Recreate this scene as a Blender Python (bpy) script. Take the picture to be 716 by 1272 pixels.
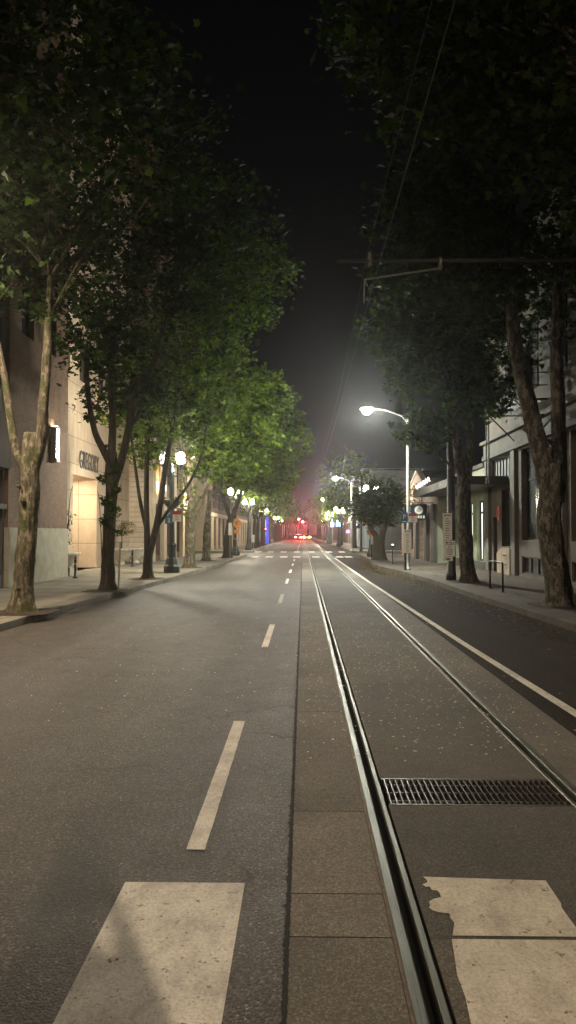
import bpy, math, random
import numpy as np
from mathutils import Vector, Matrix, noise as mnoise
R = math.radians
PI = math.pi
for o in list(bpy.data.objects):
    bpy.data.objects.remove(o)
scene = bpy.context.scene
col = scene.collection

# ------------------------------------------------------------------ camera, world, light, exposure
cam_d = bpy.data.cameras.new('camera')
cam = bpy.data.objects.new('camera', cam_d); col.objects.link(cam)
cam.location = (0, 0, 1.85)
cam.rotation_euler = (R(90 + 1.61), 0, R(1.13))
cam_d.sensor_fit = 'VERTICAL'; cam_d.sensor_height = 36.0; cam_d.lens = 27.2
cam_d.clip_start = 0.05; cam_d.clip_end = 3000
scene.camera = cam

SUN_EL, SUN_AZ = 12.0, 205.0
world = bpy.data.worlds.new("World"); scene.world = world; world.use_nodes = True
nt = world.node_tree; nt.nodes.clear()
sky = nt.nodes.new('ShaderNodeTexSky'); sky.sky_type = 'NISHITA'; sky.sun_disc = False
sky.sun_elevation = R(SUN_EL); sky.sun_rotation = R(SUN_AZ)
hsv = nt.nodes.new('ShaderNodeHueSaturation'); hsv.inputs['Saturation'].default_value = 0.25
bg = nt.nodes.new('ShaderNodeBackground'); bg.inputs['Strength'].default_value = 0.0003
wo = nt.nodes.new('ShaderNodeOutputWorld')
nt.links.new(sky.outputs[0], hsv.inputs['Color']); nt.links.new(hsv.outputs[0], bg.inputs['Color'])
nt.links.new(bg.outputs[0], wo.inputs['Surface'])
sun_d = bpy.data.lights.new('added_weak_sun', 'SUN'); sun_d.energy = 0.004; sun_d.angle = R(8); sun_d.color = (.8, .88, 1)  # weak bluish sun lamp, added without a known source
sun = bpy.data.objects.new('added_weak_sun', sun_d); col.objects.link(sun)
az, el = R(SUN_AZ), R(SUN_EL + 40)
sv = Vector((math.sin(az) * math.cos(el), math.cos(az) * math.cos(el), math.sin(el)))
sun.rotation_euler = sv.to_track_quat('Z', 'Y').to_euler()
scene.view_settings.view_transform = 'Standard'
scene.view_settings.look = 'None'
scene.view_settings.exposure = 1.1
scene.view_settings.gamma = 1.0
scene.view_settings.use_curve_mapping = False
try:
    scene.cycles.use_denoising = True
    scene.cycles.sample_clamp_indirect = 4.0
    scene.cycles.max_bounces = 6
    scene.cycles.transparent_max_bounces = 12
    scene.cycles.use_light_tree = True
except Exception:
    pass
COBRA = 1150.0      # lens radiance of the tall street lamps
GLOBE = 270.0       # globe lamps

# ------------------------------------------------------------------ materials
def hx(r, g, b): return (r, g, b, 1)
class NT:
    def __init__(s, name):
        s.m = bpy.data.materials.new(name); s.m.use_nodes = True
        s.t = s.m.node_tree; s.t.nodes.clear()
        s.out = s.t.nodes.new('ShaderNodeOutputMaterial')
        s.co = s.t.nodes.new('ShaderNodeTexCoord')
    def n(s, typ, **kw):
        nd = s.t.nodes.new(typ)
        for k, v in kw.items():
            if k in nd.inputs: nd.inputs[k].default_value = v
            else: setattr(nd, k, v)
        return nd
    def l(s, a, b): s.t.links.new(a, b)
    def noise(s, scale, detail=4, rough=.6, stretch=None, src='Object'):
        nd = s.n('ShaderNodeTexNoise', Scale=scale, Detail=detail, Roughness=rough)
        if stretch:
            mp = s.n('ShaderNodeMapping'); mp.inputs['Scale'].default_value = stretch
            s.l(s.co.outputs[src], mp.inputs[0]); s.l(mp.outputs[0], nd.inputs['Vector'])
        else: s.l(s.co.outputs[src], nd.inputs['Vector'])
        return nd.outputs['Fac']
    def vor(s, scale, feature='F1', out='Distance', stretch=None):
        nd = s.n('ShaderNodeTexVoronoi', Scale=scale); nd.feature = feature
        if stretch:
            mp = s.n('ShaderNodeMapping'); mp.inputs['Scale'].default_value = stretch
            s.l(s.co.outputs['Object'], mp.inputs[0]); s.l(mp.outputs[0], nd.inputs['Vector'])
        else: s.l(s.co.outputs['Object'], nd.inputs['Vector'])
        return nd.outputs[out]
    def ramp(s, fac, stops):
        r = s.n('ShaderNodeValToRGB'); e = r.color_ramp.elements
        while len(e) < len(stops): e.new(.5)
        for i, (p, c) in enumerate(stops):
            e[i].position = p; e[i].color = c if len(c) == 4 else (*c, 1)
        s.l(fac, r.inputs[0]); return r.outputs[0]
    def mix(s, fac, a, b, mode='MIX'):
        m = s.n('ShaderNodeMix'); m.data_type = 'RGBA'; m.blend_type = mode
        for sock, v in ((m.inputs[0], fac), (m.inputs[6], a), (m.inputs[7], b)):
            if isinstance(v, (int, float, tuple)): sock.default_value = v
            else: s.l(v, sock)
        return m.outputs[2]
    def math(s, op, a, b=0.0):
        m = s.n('ShaderNodeMath'); m.operation = op
        for sock, v in ((m.inputs[0], a), (m.inputs[1], b)):
            if isinstance(v, (int, float)): sock.default_value = v
            else: s.l(v, sock)
        return m.outputs[0]
    def bsdf(s, color, rough=.8, metal=0.0, bump=None, bdist=.01, bstr=1.0, spec=.5, emit=None, estr=0):
        p = s.n('ShaderNodeBsdfPrincipled')
        for k, v in (('Base Color', color), ('Roughness', rough), ('Metallic', metal)):
            if isinstance(v, (int, float, tuple)): p.inputs[k].default_value = v
            else: s.l(v, p.inputs[k])
        p.inputs['Specular IOR Level'].default_value = spec
        if bump is not None:
            b = s.n('ShaderNodeBump', Distance=bdist, Strength=bstr)
            s.l(bump, b.inputs['Height']); s.l(b.outputs[0], p.inputs['Normal'])
        if emit is not None:
            p.inputs['Emission Color'].default_value = emit; p.inputs['Emission Strength'].default_value = estr
        s.l(p.outputs[0], s.out.inputs[0]); return p

def simple(name, c, rough=.7, metal=0.0, var=.25, scale=3, bump=.0, spec=.5):
    s = NT(name)
    f = s.noise(scale, 5); dark = tuple(x * (1 - var) for x in c); lite = tuple(min(1, x * (1 + var)) for x in c)
    colr = s.ramp(f, [(.3, dark), (.7, lite)])
    rr = s.math('ADD', s.math('MULTIPLY', s.noise(scale * 3, 3), .25), rough - .12)
    s.bsdf(colr, rr, metal, s.noise(scale * 12, 4) if bump else None, bump or .01, 1, spec)
    return s.m

def m_asphalt(name, base=.055, warm=(1.08, 1, .9), patch=.35, dull=0.0, spec=.45):
    s = NT(name)
    big = s.noise(.35, 5, .65); mid = s.noise(2.2, 5, .7); fine = s.noise(70, 3, .75)
    streak = s.noise(1.0, 4, .6, (2.2, .12, 1))
    b = tuple(base * w for w in warm)
    c = s.ramp(big, [(.3, tuple(x * (1 - patch) for x in b)), (.7, tuple(x * (1 + patch) for x in b))])
    c = s.mix(.5, c, s.ramp(mid, [(.3, tuple(x * .7 for x in b)), (.7, tuple(x * 1.35 for x in b))]))
    c = s.mix(.35, c, s.ramp(streak, [(.35, tuple(x * .6 for x in b)), (.65, tuple(x * 1.4 for x in b))]))
    v = s.vor(95, 'F1', 'Color'); sp = s.ramp(v, [(.0, (.25, .25, .25)), (.55, (.85, .85, .85)), (.85, (2.1, 2.0, 1.8)), (1, (5.5, 5, 4.2))])
    c = s.mix(1.0, c, sp, 'MULTIPLY')
    c = s.mix(.6, c, s.ramp(fine, [(.3, (.35, .35, .35)), (.7, (1.5, 1.5, 1.5))]), 'MULTIPLY')
    # tyre lanes, oil drips, hairline cracks
    sx = s.n('ShaderNodeSeparateXYZ'); s.l(s.co.outputs['Object'], sx.inputs[0])
    ln = s.math('SINE', s.math('ADD', s.math('MULTIPLY', sx.outputs[0], 3.6), s.math('MULTIPLY', s.noise(.25, 3), 3)))
    c = s.mix(.22, c, s.ramp(s.math('ADD', s.math('MULTIPLY', ln, .5), .5), [(.2, (.55, .55, .55)), (.8, (1.3, 1.3, 1.3))]), 'MULTIPLY')
    blot = s.noise(1.3, 3, .5, (1.6, .5, 1))
    c = s.mix(.6, c, s.ramp(blot, [(.62, (1, 1, 1)), (.72, (.42, .41, .4))]), 'MULTIPLY')
    wn = s.n('ShaderNodeVectorMath'); wn.operation = 'ADD'
    nn = s.n('ShaderNodeTexNoise', Scale=1.5, Detail=5); s.l(s.co.outputs['Object'], nn.inputs['Vector'])
    s.l(s.co.outputs['Object'], wn.inputs[0]); s.l(nn.outputs['Color'], wn.inputs[1])
    cv = s.n('ShaderNodeTexVoronoi', Scale=.55); cv.feature = 'DISTANCE_TO_EDGE'; s.l(wn.outputs[0], cv.inputs['Vector'])
    crk = s.ramp(cv.outputs['Distance'], [(0.0, (.25, .24, .23)), (.006, (.3, .3, .3)), (.012, (1, 1, 1))])
    c = s.mix(s.ramp(s.noise(.22, 2), [(.45, (0, 0, 0)), (.56, (1, 1, 1))]), c, s.mix(1.0, c, crk, 'MULTIPLY'))
    pale = s.vor(13, 'F1', 'Distance')
    c = s.mix(.8, c, s.ramp(pale, [(.03, (3.2, 3.0, 2.6)), (.06, (1, 1, 1))]), 'MULTIPLY')
    vb = s.vor(75, 'F1', 'Distance')
    h = s.math('ADD', s.math('MULTIPLY', vb, -1.0), fine)
    rr = s.math('ADD', s.math('MULTIPLY', mid, .35), .45 + dull)
    s.bsdf(c, rr, 0, h, .006, .9, spec)
    return s.m

def m_concrete(name, base, joint=None, speck=.3, crack=False, patch=.3):
    s = NT(name)
    big = s.noise(.8, 6, .7); fine = s.noise(55, 4, .7)
    c = s.ramp(big, [(.3, tuple(x * (1 - patch) for x in base)), (.7, tuple(x * (1 + patch) for x in base))])
    stain = s.noise(.25, 5, .7, (1, .4, 1))
    c = s.mix(.45, c, s.ramp(stain, [(.38, (.35, .34, .32)), (.6, (1.15, 1.15, 1.15))]), 'MULTIPLY')
    v = s.vor(110, 'F1', 'Color')
    c = s.mix(speck, c, s.ramp(v, [(.1, (.35, .35, .35)), (.6, (1, 1, 1)), (1, (2.6, 2.5, 2.3))]), 'MULTIPLY')
    gi = s.n('ShaderNodeNewGeometry'); c = s.mix(1.0, c, s.ramp(gi.outputs['Random Per Island'], [(0, (.78, .78, .79)), (1, (1.15, 1.13, 1.08))]), 'MULTIPLY')
    h = fine
    if joint:
        w, d = joint
        br = s.n('ShaderNodeTexBrick', Scale=1.0); br.offset = 0
        br.inputs['Brick Width'].default_value = w; br.inputs['Row Height'].default_value = d
        br.inputs['Mortar Size'].default_value = .012; br.inputs['Color1'].default_value = (1, 1, 1, 1)
        br.inputs['Color2'].default_value = (.86, .86, .84, 1); br.inputs['Mortar'].default_value = (.3, .28, .25, 1)
        s.l(s.co.outputs['Object'], br.inputs['Vector'])
        c = s.mix(1.0, c, br.outputs[0], 'MULTIPLY')
    s.bsdf(c, .82, 0, h, .004, .8, .4)
    return s.m

def m_paint(name, c):
    s = NT(name)
    v = s.vor(85, 'F1', 'Distance'); n1 = s.noise(14, 6, .75); n2 = s.noise(1.4, 4, .7)
    colr = s.ramp(n2, [(.3, tuple(x * .72 for x in c)), (.7, c)])
    fine = s.noise(60, 4, .8)
    colr = s.mix(.7, colr, s.ramp(fine, [(.30, (.45, .43, .4)), (.55, (1, 1, 1))]), 'MULTIPLY')
    colr = s.mix(1.0, colr, s.ramp(n1, [(.345, (.16, .145, .13)), (.395, (1, 1, 1))]), 'MULTIPLY')
    sp = s.vor(38, 'F1', 'Distance'); colr = s.mix(1.0, colr, s.ramp(sp, [(.10, (.30, .28, .26)), (.19, (1, 1, 1))]), 'MULTIPLY') if False else colr
    sm = s.noise(3.2, 6, .75, (1.4, .7, 1)); colr = s.mix(.55, colr, s.ramp(sm, [(.36, (.50, .47, .44)), (.55, (1.08, 1.06, 1.02))]), 'MULTIPLY')
    pit_ = s.noise(38, 2, .5); colr = s.mix(.8, colr, s.ramp(pit_, [(.70, (1, 1, 1)), (.745, (.22, .20, .18))]), 'MULTIPLY')
    s.bsdf(colr, .7, 0, s.math('ADD', fine, v), .003, .8, .4)
    return s.m

def m_brick(name, c1, c2, mortar, w=.22, h=.075, ms=.01, rot=True):
    s = NT(name)
    # facade runs along Y: use (Y, Z)
    sx = s.n('ShaderNodeSeparateXYZ'); s.l(s.co.outputs['Object'], sx.inputs[0])
    cb = s.n('ShaderNodeCombineXYZ')
    s.l(s.math('ADD', sx.outputs[1], sx.outputs[0]), cb.inputs[0]); s.l(sx.outputs[2], cb.inputs[1])
    br = s.n('ShaderNodeTexBrick', Scale=1.0)
    br.inputs['Brick Width'].default_value = w; br.inputs['Row Height'].default_value = h
    br.inputs['Mortar Size'].default_value = ms
    br.inputs['Color1'].default_value = hx(*c1); br.inputs['Color2'].default_value = hx(*c2)
    br.inputs['Mortar'].default_value = hx(*mortar)
    s.l(cb.outputs[0], br.inputs['Vector'])
    c = s.mix(.5, br.outputs[0], s.ramp(s.noise(2.5, 6, .7), [(.3, (.5, .5, .5)), (.7, (1.3, 1.3, 1.3))]), 'MULTIPLY')
    h_ = s.math('SUBTRACT', s.math('MULTIPLY', s.noise(25, 4), .3), br.outputs['Fac'])
    s.bsdf(c, .85, 0, h_, .008, .8, .3)
    return s.m

def m_bark(name, c_dark, c_lite, moss=None, plates=False):
    s = NT(name)
    ridge = s.noise(9, 5, .7, (1.6, 1.6, .22)); fine = s.noise(50, 4, .7, (1, 1, .5)); patch = s.noise(2.6, 5, .65)
    c = s.ramp(ridge, [(.36, c_dark), (.62, c_lite)])
    if plates:
        pn = s.noise(7, 6, .75, (1.3, 1.3, .55))
        c = s.mix(s.ramp(pn, [(.50, (0, 0, 0)), (.56, (1, 1, 1))]), c, tuple(min(1, x * 1.7) for x in c_lite) + (1,))
    if moss:
        c = s.mix(s.ramp(patch, [(.47, (0, 0, 0)), (.6, (.9, .9, .9))]), c, hx(*moss))
    c = s.mix(.5, c, s.ramp(fine, [(.3, (.4, .4, .4)), (.7, (1.4, 1.4, 1.4))]), 'MULTIPLY')
    s.bsdf(c, .92, 0, s.math('ADD', ridge, s.math('MULTIPLY', fine, .25)), .06, 1, .2)
    return s.m

def m_leaf(name, c, c2, var=.6):
    s = NT(name)
    g = s.n('ShaderNodeNewGeometry')
    colr = s.ramp(g.outputs['Random Per Island'], [(0, tuple(x * (1 - var) for x in c)), (.5, c), (1, c2)])
    d = s.n('ShaderNodeBsdfPrincipled'); s.l(colr, d.inputs['Base Color']); d.inputs['Roughness'].default_value = .7
    d.inputs['Specular IOR Level'].default_value = .10
    t = s.n('ShaderNodeBsdfTranslucent'); s.l(s.mix(1.0, colr, (1.3, 1.5, .5, 1), 'MULTIPLY'), t.inputs['Color'])
    mx = s.n('ShaderNodeMixShader'); mx.inputs[0].default_value = .38
    s.l(d.outputs[0], mx.inputs[1]); s.l(t.outputs[0], mx.inputs[2]); s.l(mx.outputs[0], s.out.inputs[0])
    return s.m

def m_emit(name, c, strength, stripes=None):
    s = NT(name)
    e = s.n('ShaderNodeEmission', Strength=strength); e.inputs[0].default_value = hx(*c)
    if stripes:
        f = s.noise(1.6, 3, .5, stripes)
        s.l(s.ramp(f, [(.35, tuple(x * .35 for x in c)), (.65, c)]), e.inputs[0])
    s.l(e.outputs[0], s.out.inputs[0]); return s.m

def m_glass_dark(name, tint=(.02, .022, .024), rough=.06):
    s = NT(name)
    c = s.ramp(s.noise(.9, 4, .6), [(.35, tuple(x * .5 for x in tint)), (.7, tuple(x * 2.0 for x in tint))])
    s.bsdf(c, rough, 0, s.noise(1.2, 2), .004, .4, .9)
    return s.m

def m_rail(name):
    s = NT(name)
    st = s.noise(18, 4, .7, (6, .15, 1)); big = s.noise(1.2, 5, .7)
    c = s.ramp(st, [(.3, (.12, .12, .10)), (.7, (.27, .27, .225))])
    rr = s.math('ADD', s.math('MULTIPLY', s.math('ADD', st, big), .30), .20)
    s.bsdf(c, rr, 1.0, None)
    return s.m

def m_panel(name, base, hcut=1.2, vcut=1.0):
    s = NT(name)
    sx = s.n('ShaderNodeSeparateXYZ'); s.l(s.co.outputs['Object'], sx.inputs[0])
    cb = s.n('ShaderNodeCombineXYZ')
    s.l(s.math('ADD', sx.outputs[1], sx.outputs[0]), cb.inputs[0]); s.l(sx.outputs[2], cb.inputs[1])
    br = s.n('ShaderNodeTexBrick', Scale=1.0); br.offset = 0
    br.inputs['Brick Width'].default_value = vcut; br.inputs['Row Height'].default_value = hcut
    br.inputs['Mortar Size'].default_value = .012
    br.inputs['Color1'].default_value = hx(*base); br.inputs['Color2'].default_value = hx(*[x * .93 for x in base])
    br.inputs['Mortar'].default_value = hx(*[x * .25 for x in base])
    s.l(cb.outputs[0], br.inputs['Vector'])
    st = s.noise(2.0, 6, .75, (1, 1, .35))
    c = s.mix(.45, br.outputs[0], s.ramp(st, [(.3, (.55, .53, .5)), (.65, (1.15, 1.15, 1.15))]), 'MULTIPLY')
    h_ = s.math('SUBTRACT', s.math('MULTIPLY', s.noise(40, 4), .15), br.outputs['Fac'])
    s.bsdf(c, .8, 0, h_, .008, .7, .3)
    return s.m

M = {}
M['asphalt'] = m_asphalt('asphalt', .050, (1.16, 1, .82))
M['asphalt_old'] = m_asphalt('old_asphalt', .021, (1.3, 1, .72), .6, .25, .15)
M['earth'] = simple('earth', (.05, .045, .035), .95, 0, .4, 1.5)
M['slab'] = m_concrete('track_concrete', (.18, .163, .137), None, .55, patch=.22)
M['slab_dark'] = m_concrete('track_concrete_middle', (.108, .098, .082), None, .6, patch=.22)
M['gap'] = simple('joint_filler', (.012, .011, .010), .9, 0, .4, 12)
M['sidewalk'] = m_concrete('sidewalk_concrete', (.24, .22, .18), (1.5, 1.5), .25)
M['sidewalk_dark'] = m_concrete('dark_sidewalk_concrete', (.10, .082, .066), (1.5, 1.5), .3)  # darker base colour for the right sidewalk
M['curb'] = m_concrete('curb_concrete', (.20, .18, .145), (40, 1.8), .3, patch=.45)
M['soil'] = simple('tree_pit_soil', (.055, .035, .02), .95, 0, .5, 9, .03)
M['paint'] = m_paint('road_paint', (.88, .83, .74))
M['paint_old'] = m_paint('worn_road_paint', (.74, .68, .57))
M['rail'] = m_rail('polished_rail_steel')
M['groove'] = simple('dirty_groove', (.008, .007, .006), .95, 0, .4, 9, spec=.1)
M['rust'] = simple('rusty_steel_edge', (.15, .105, .07), .7, .5, .4, 16)
M['grate'] = simple('cast_grate_iron', (.085, .075, .06), .45, .6, .4, 20)
M['bark_l'] = m_bark('mossy_bark', (.04, .031, .022), (.135, .115, .08), (.055, .06, .022), True)
M['bark_d'] = m_bark('dark_bark', (.03, .025, .02), (.085, .072, .055), (.05, .055, .025))
M['bark_r'] = m_bark('peeling_bark', (.020, .017, .014), (.105, .092, .074), None, True)
M['leaf'] = m_leaf('maple_leaf', (.062, .100, .015), (.14, .185, .028))
M['leaf_shaded'] = m_leaf('shaded_maple_leaf', (.030, .050, .017), (.055, .085, .026))  # shade of the unlit crowns put into a darker leaf colour
M['ivy'] = m_leaf('ivy_leaf', (.05, .08, .02), (.09, .12, .03))
M['olive'] = m_leaf('olive_leaf', (.12, .12, .06), (.2, .2, .1))
M['pinkleaf'] = m_leaf('dusty_vine_leaf', (.20, .13, .10), (.32, .22, .17))
M['litter'] = m_leaf('dry_leaf_litter', (.10, .06, .03), (.22, .15, .07))
M['petal'] = simple('pale_petals', (.80, .74, .60), .8, 0, .3, 30)
M['beige'] = m_panel('beige_stone_panels', (.56, .44, .32), 1.22, 1.25)
M['beige_band'] = m_panel('beige_coursed_stone', (.64, .51, .37), .30, 30.0)
M['beige_plain'] = simple('beige_render', (.50, .40, .27), .85, 0, .14, 2, .003)
M['brick_brown'] = m_brick('brown_brick', (.17, .10, .066), (.13, .075, .05), (.15, .115, .085))
M['conc_base'] = simple('cast_concrete_base', (.27, .25, .19), .85, 0, .2, 2.5, .004)
M['brown_panel'] = simple('brown_metal_fascia', (.05, .034, .027), .8, 0, .2, 2)
M['grey_wall'] = m_concrete('grey_painted_wall', (.085, .083, .074), None, .15, patch=.2)
M['grey_light'] = m_concrete('light_grey_pilaster', (.13, .124, .11), None, .15, patch=.18)
M['taupe'] = m_concrete('taupe_wall', (.10, .086, .073), None, .15, patch=.2)
M['stair_beige'] = simple('stair_parapet_render', (.24, .19, .14), .85, 0, .25, 2, .004)
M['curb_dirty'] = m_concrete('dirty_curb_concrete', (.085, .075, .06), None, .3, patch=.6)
M['green_wall'] = simple('pale_green_paint', (.20, .21, .145), .8, 0, .2, 1.5, .003)
M['vine_brick'] = m_brick('pale_pink_brick', (.40, .27, .22), (.24, .15, .12), (.35, .28, .23), .24, .09, .014)
M['blue_wall'] = simple('light_blue_render', (.25, .42, .55), .8, 0, .15, 1)
M['white_wall'] = simple('white_render', (.55, .52, .46), .8, 0, .15, 1)
M['red_brick'] = m_brick('red_brick', (.22, .09, .06), (.17, .07, .05), (.2, .16, .13))
M['dark_wall'] = simple('dark_grey_wall', (.06, .055, .05), .8, 0, .3, 1)
M['roofing'] = simple('roof_felt', (.05, .05, .05), .9, 0, .3, 1)
M['glass'] = m_glass_dark('dark_window_glass')
M['glass_grey'] = m_glass_dark('grey_window_glass', (.06, .065, .065), .12)
M['curtain'] = simple('grey_blinds', (.16, .17, .17), .8, 0, .25, 1.2)
M['black'] = simple('black_paint', (.012, .013, .014), .45, .1, .3, 6)
M['black_pole'] = simple('black_pole_paint', (.022, .024, .026), .42, .2, .3, 5)
M['green_iron'] = simple('dark_green_iron', (.022, .035, .030), .45, .2, .3, 6)
M['galv'] = simple('galvanised_steel', (.22, .22, .20), .6, .3, .2, 7)
M['steel_wire'] = simple('weathered_wire', (.05, .048, .045), .7, .2, .2, 7)
M['porcelain'] = simple('insulator_porcelain', (.16, .15, .13), .3, 0, .2, 9)
M['white_sign'] = simple('white_sign_face', (.80, .79, .74), .5, 0, .12, 8)
M['blue_sign'] = simple('blue_sign_face', (.02, .12, .26), .45, 0, .1, 8)
M['red_sign'] = simple('red_sign_face', (.45, .03, .04), .45, 0, .1, 8)
M['print_grey'] = simple('faded_print', (.16, .15, .14), .6, 0, .3, 8)
M['ink'] = simple('sign_ink', (.02, .02, .02), .6, 0, .1, 8)
M['orange_sign'] = simple('orange_sign_face', (.75, .28, .03), .5, 0, .12, 8)
M['planter'] = simple('cast_stone_bowl', (.55, .50, .40), .8, 0, .2, 6, .003)
M['stone_block'] = simple('stone_block', (.26, .23, .18), .85, 0, .25, 5, .004)
M['lit_green'] = m_emit('lit_shop_window', (.80, .92, .66), 1.6, (1, 4, .12))
M['lit_warm'] = m_emit('lit_interior', (1, .72, .42), 1.0, (1, 3, .6))
M['lit_dim'] = m_emit('dim_interior', (.55, .42, .3), .10, (1, 3, .6))
M['lit_white'] = m_emit('lit_white_light', (1, .97, .9), 1.2)
M['lit_pink'] = m_emit('pink_shop_light', (1, .28, .75), 1.6, (1, 3, .5))
M['lit_red'] = m_emit('red_shop_light', (1, .16, .10), 2.0, (1, 2, .5))
M['lit_blue'] = m_emit('blue_sign_light', (.35, .72, 1), 7)
M['lit_cyan'] = m_emit('cyan_neon', (.15, .62, 1), 3)
M['lens'] = m_emit('warm_lamp_lens', (1, .80, .58), COBRA * 14.0)
M['lens_left'] = m_emit('left_lamp_lens', (1, .81, .59), COBRA * 1.2)
M['lens_cool'] = m_emit('cool_lamp_lens', (.97, 1, .88), COBRA * 1.6)
M['globe'] = m_emit('globe_glow', (1, .90, .70), GLOBE)
M['globe_dim'] = m_emit('dim_globe_glow', (1, .92, .75), 2.2)
M['globe_near'] = m_emit('near_globe_glow', (1, .93, .76), GLOBE * 2)
M['globe_far'] = m_emit('far_globe_glow', (1, .92, .78), 60)
M['sconce'] = m_emit('sconce_glow', (1, .80, .50), 85)
M['uplight'] = m_emit('uplight_glow', (1, .78, .48), 40)
M['down'] = m_emit('downlight_glow', (1, .82, .56), 430)
M['signal_red'] = m_emit('signal_red', (1, .04, .07), 9000)
M['signal_off'] = simple('signal_lens_off', (.03, .03, .02), .3)
M['tail'] = m_emit('tail_light', (1, .06, .05), 900)
M['amber'] = m_emit('amber_light', (1, .62, .12), 400)
M['blue_led'] = m_emit('blue_led', (.08, .10, 1), .5)
M['red_small'] = m_emit('red_dot', (1, .1, .06), 40)
M['water'] = NT('standing_water').m
def _water():
    s = NT('puddle_water'); s.bsdf((.012, .012, .011, 1), .04, 0, s.noise(6, 3), .002, .4, .8); return s.m
M['water'] = _water()
M['car_grey'] = simple('dark_car_paint', (.05, .05, .055), .3, .4, .1, 2)
M['car_yellow'] = simple('yellow_car_paint', (.5, .33, .05), .3, .2, .1, 2)
M['rubber'] = simple('rubber', (.02, .02, .02), .8)
M['door'] = simple('dark_door_paint', (.03, .028, .028), .5)
M['redplaque'] = simple('red_plaque', (.55, .06, .05), .5, 0, .15, 6)

# ------------------------------------------------------------------ mesh helpers
class MB:
    def __init__(s): s.v = []; s.f = []
    def add(s, vs, fs):
        o = len(s.v); s.v += [tuple(p) for p in vs]; s.f += [tuple(i + o for i in f) for f in fs]; return s
    def box(s, x0, x1, y0, y1, z0, z1):
        if x0 > x1: x0, x1 = x1, x0
        if y0 > y1: y0, y1 = y1, y0
        vs = [(x0, y0, z0), (x1, y0, z0), (x1, y1, z0), (x0, y1, z0), (x0, y0, z1), (x1, y0, z1), (x1, y1, z1), (x0, y1, z1)]
        return s.add(vs, [(0, 3, 2, 1), (4, 5, 6, 7), (0, 1, 5, 4), (1, 2, 6, 5), (2, 3, 7, 6), (3, 0, 4, 7)])
    def cbox(s, c, d): return s.box(c[0] - d[0] / 2, c[0] + d[0] / 2, c[1] - d[1] / 2, c[1] + d[1] / 2, c[2] - d[2] / 2, c[2] + d[2] / 2)
    def quad(s, a, b, c, d): return s.add([a, b, c, d], [(0, 1, 2, 3)])
    def tube(s, pts, rad, n=8, cap=True, wob=0.0, rng=None, flute=0, relief=0):
        pts = [Vector(p) for p in pts]
        if isinstance(rad, (int, float)): rad = [rad] * len(pts)
        vs = []; fs = []
        t = (pts[1] - pts[0]).normalized()
        a = Vector((1, 0, 0)) if abs(t.x) < .8 else Vector((0, 1, 0))
        nrm = (a - t * a.dot(t)).normalized()
        ph = rng.uniform(0, 6) if rng else 0
        for i, p in enumerate(pts):
            if i == 0: t2 = t
            elif i == len(pts) - 1: t2 = (pts[i] - pts[i - 1]).normalized()
            else: t2 = (pts[i + 1] - pts[i - 1]).normalized()
            nrm = (nrm - t2 * nrm.dot(t2)).normalized(); bn = t2.cross(nrm)
            for k in range(n):
                an = 2 * PI * k / n
                r = rad[i]
                if rng: r *= 1 + wob * (math.sin(an * 3 + ph + i * .35) * .5 + math.sin(an * 5 + i * .6) * .3 + rng.uniform(-.35, .35))
                if flute: r *= 1 + flute * math.cos(an * 8)
                if relief:
                    q = p + nrm * (math.cos(an) * r) + bn * (math.sin(an) * r)
                    r += relief * (abs(mnoise.noise(Vector((q.x * 9, q.y * 9, q.z * 2.2)))) * -1.6 + mnoise.noise(Vector((q.x * 3.5, q.y * 3.5, q.z * 1.6))) * 1.6 + .4)
                    hh = q.z - pts[0].z
                    if hh < .5: r += .10 * (1 - hh / .5) ** 2 * max(0, math.cos(an * 5 + ph))
                vs.append(p + nrm * (math.cos(an) * r) + bn * (math.sin(an) * r))
        for i in range(len(pts) - 1):
            for k in range(n):
                k2 = (k + 1) % n
                fs.append((i * n + k, i * n + k2, (i + 1) * n + k2, (i + 1) * n + k))
        if cap:
            fs.append(tuple(range(n - 1, -1, -1))); fs.append(tuple((len(pts) - 1) * n + k for k in range(n)))
        return s.add(vs, fs)
    def lathe(s, prof, c=(0, 0, 0), n=16, a0=0.0):
        vs = []; fs = []
        for r, z in prof:
            for k in range(n):
                an = 2 * PI * k / n + a0
                vs.append((c[0] + r * math.cos(an), c[1] + r * math.sin(an), c[2] + z))
        for i in range(len(prof) - 1):
            for k in range(n):
                k2 = (k + 1) % n; fs.append((i * n + k, i * n + k2, (i + 1) * n + k2, (i + 1) * n + k))
        fs.append(tuple(range(n - 1, -1, -1))); fs.append(tuple((len(prof) - 1) * n + k for k in range(n)))
        return s.add(vs, fs)
    def sphere(s, c, r, n=14, m=8, sz=1.0):
        prof = [(max(.002, r * math.sin(PI * i / m)), -r * sz * math.cos(PI * i / m)) for i in range(m + 1)]
        return s.lathe(prof, c, n)
    def prism(s, poly, z0, z1):          # poly in XY
        n = len(poly)
        vs = [(x, y, z0) for x, y in poly] + [(x, y, z1) for x, y in poly]
        fs = [tuple(range(n - 1, -1, -1)), tuple(range(n, 2 * n))] + [(i, (i + 1) % n, n + (i + 1) % n, n + i) for i in range(n)]
        return s.add(vs, fs)
    def build(s, name, mat, parent=None, smooth=False, bevel=0, local=False):
        me = bpy.data.meshes.new(name)
        vs = s.v
        if parent is not None and not local:
            pl = wloc(parent); vs = [(x - pl[0], y - pl[1], z - pl[2]) for x, y, z in vs]
        me.from_pydata(vs, [], s.f)
        me.materials.append(mat)
        if smooth: me.polygons.foreach_set('use_smooth', [True] * len(me.polygons))
        me.update()
        o = bpy.data.objects.new(name, me); col.objects.link(o)
        if parent is not None: o.parent = parent
        if bevel:
            b = o.modifiers.new('bevel', 'BEVEL'); b.width = bevel; b.segments = 2; b.limit_method = 'ANGLE'
        return o

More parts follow.
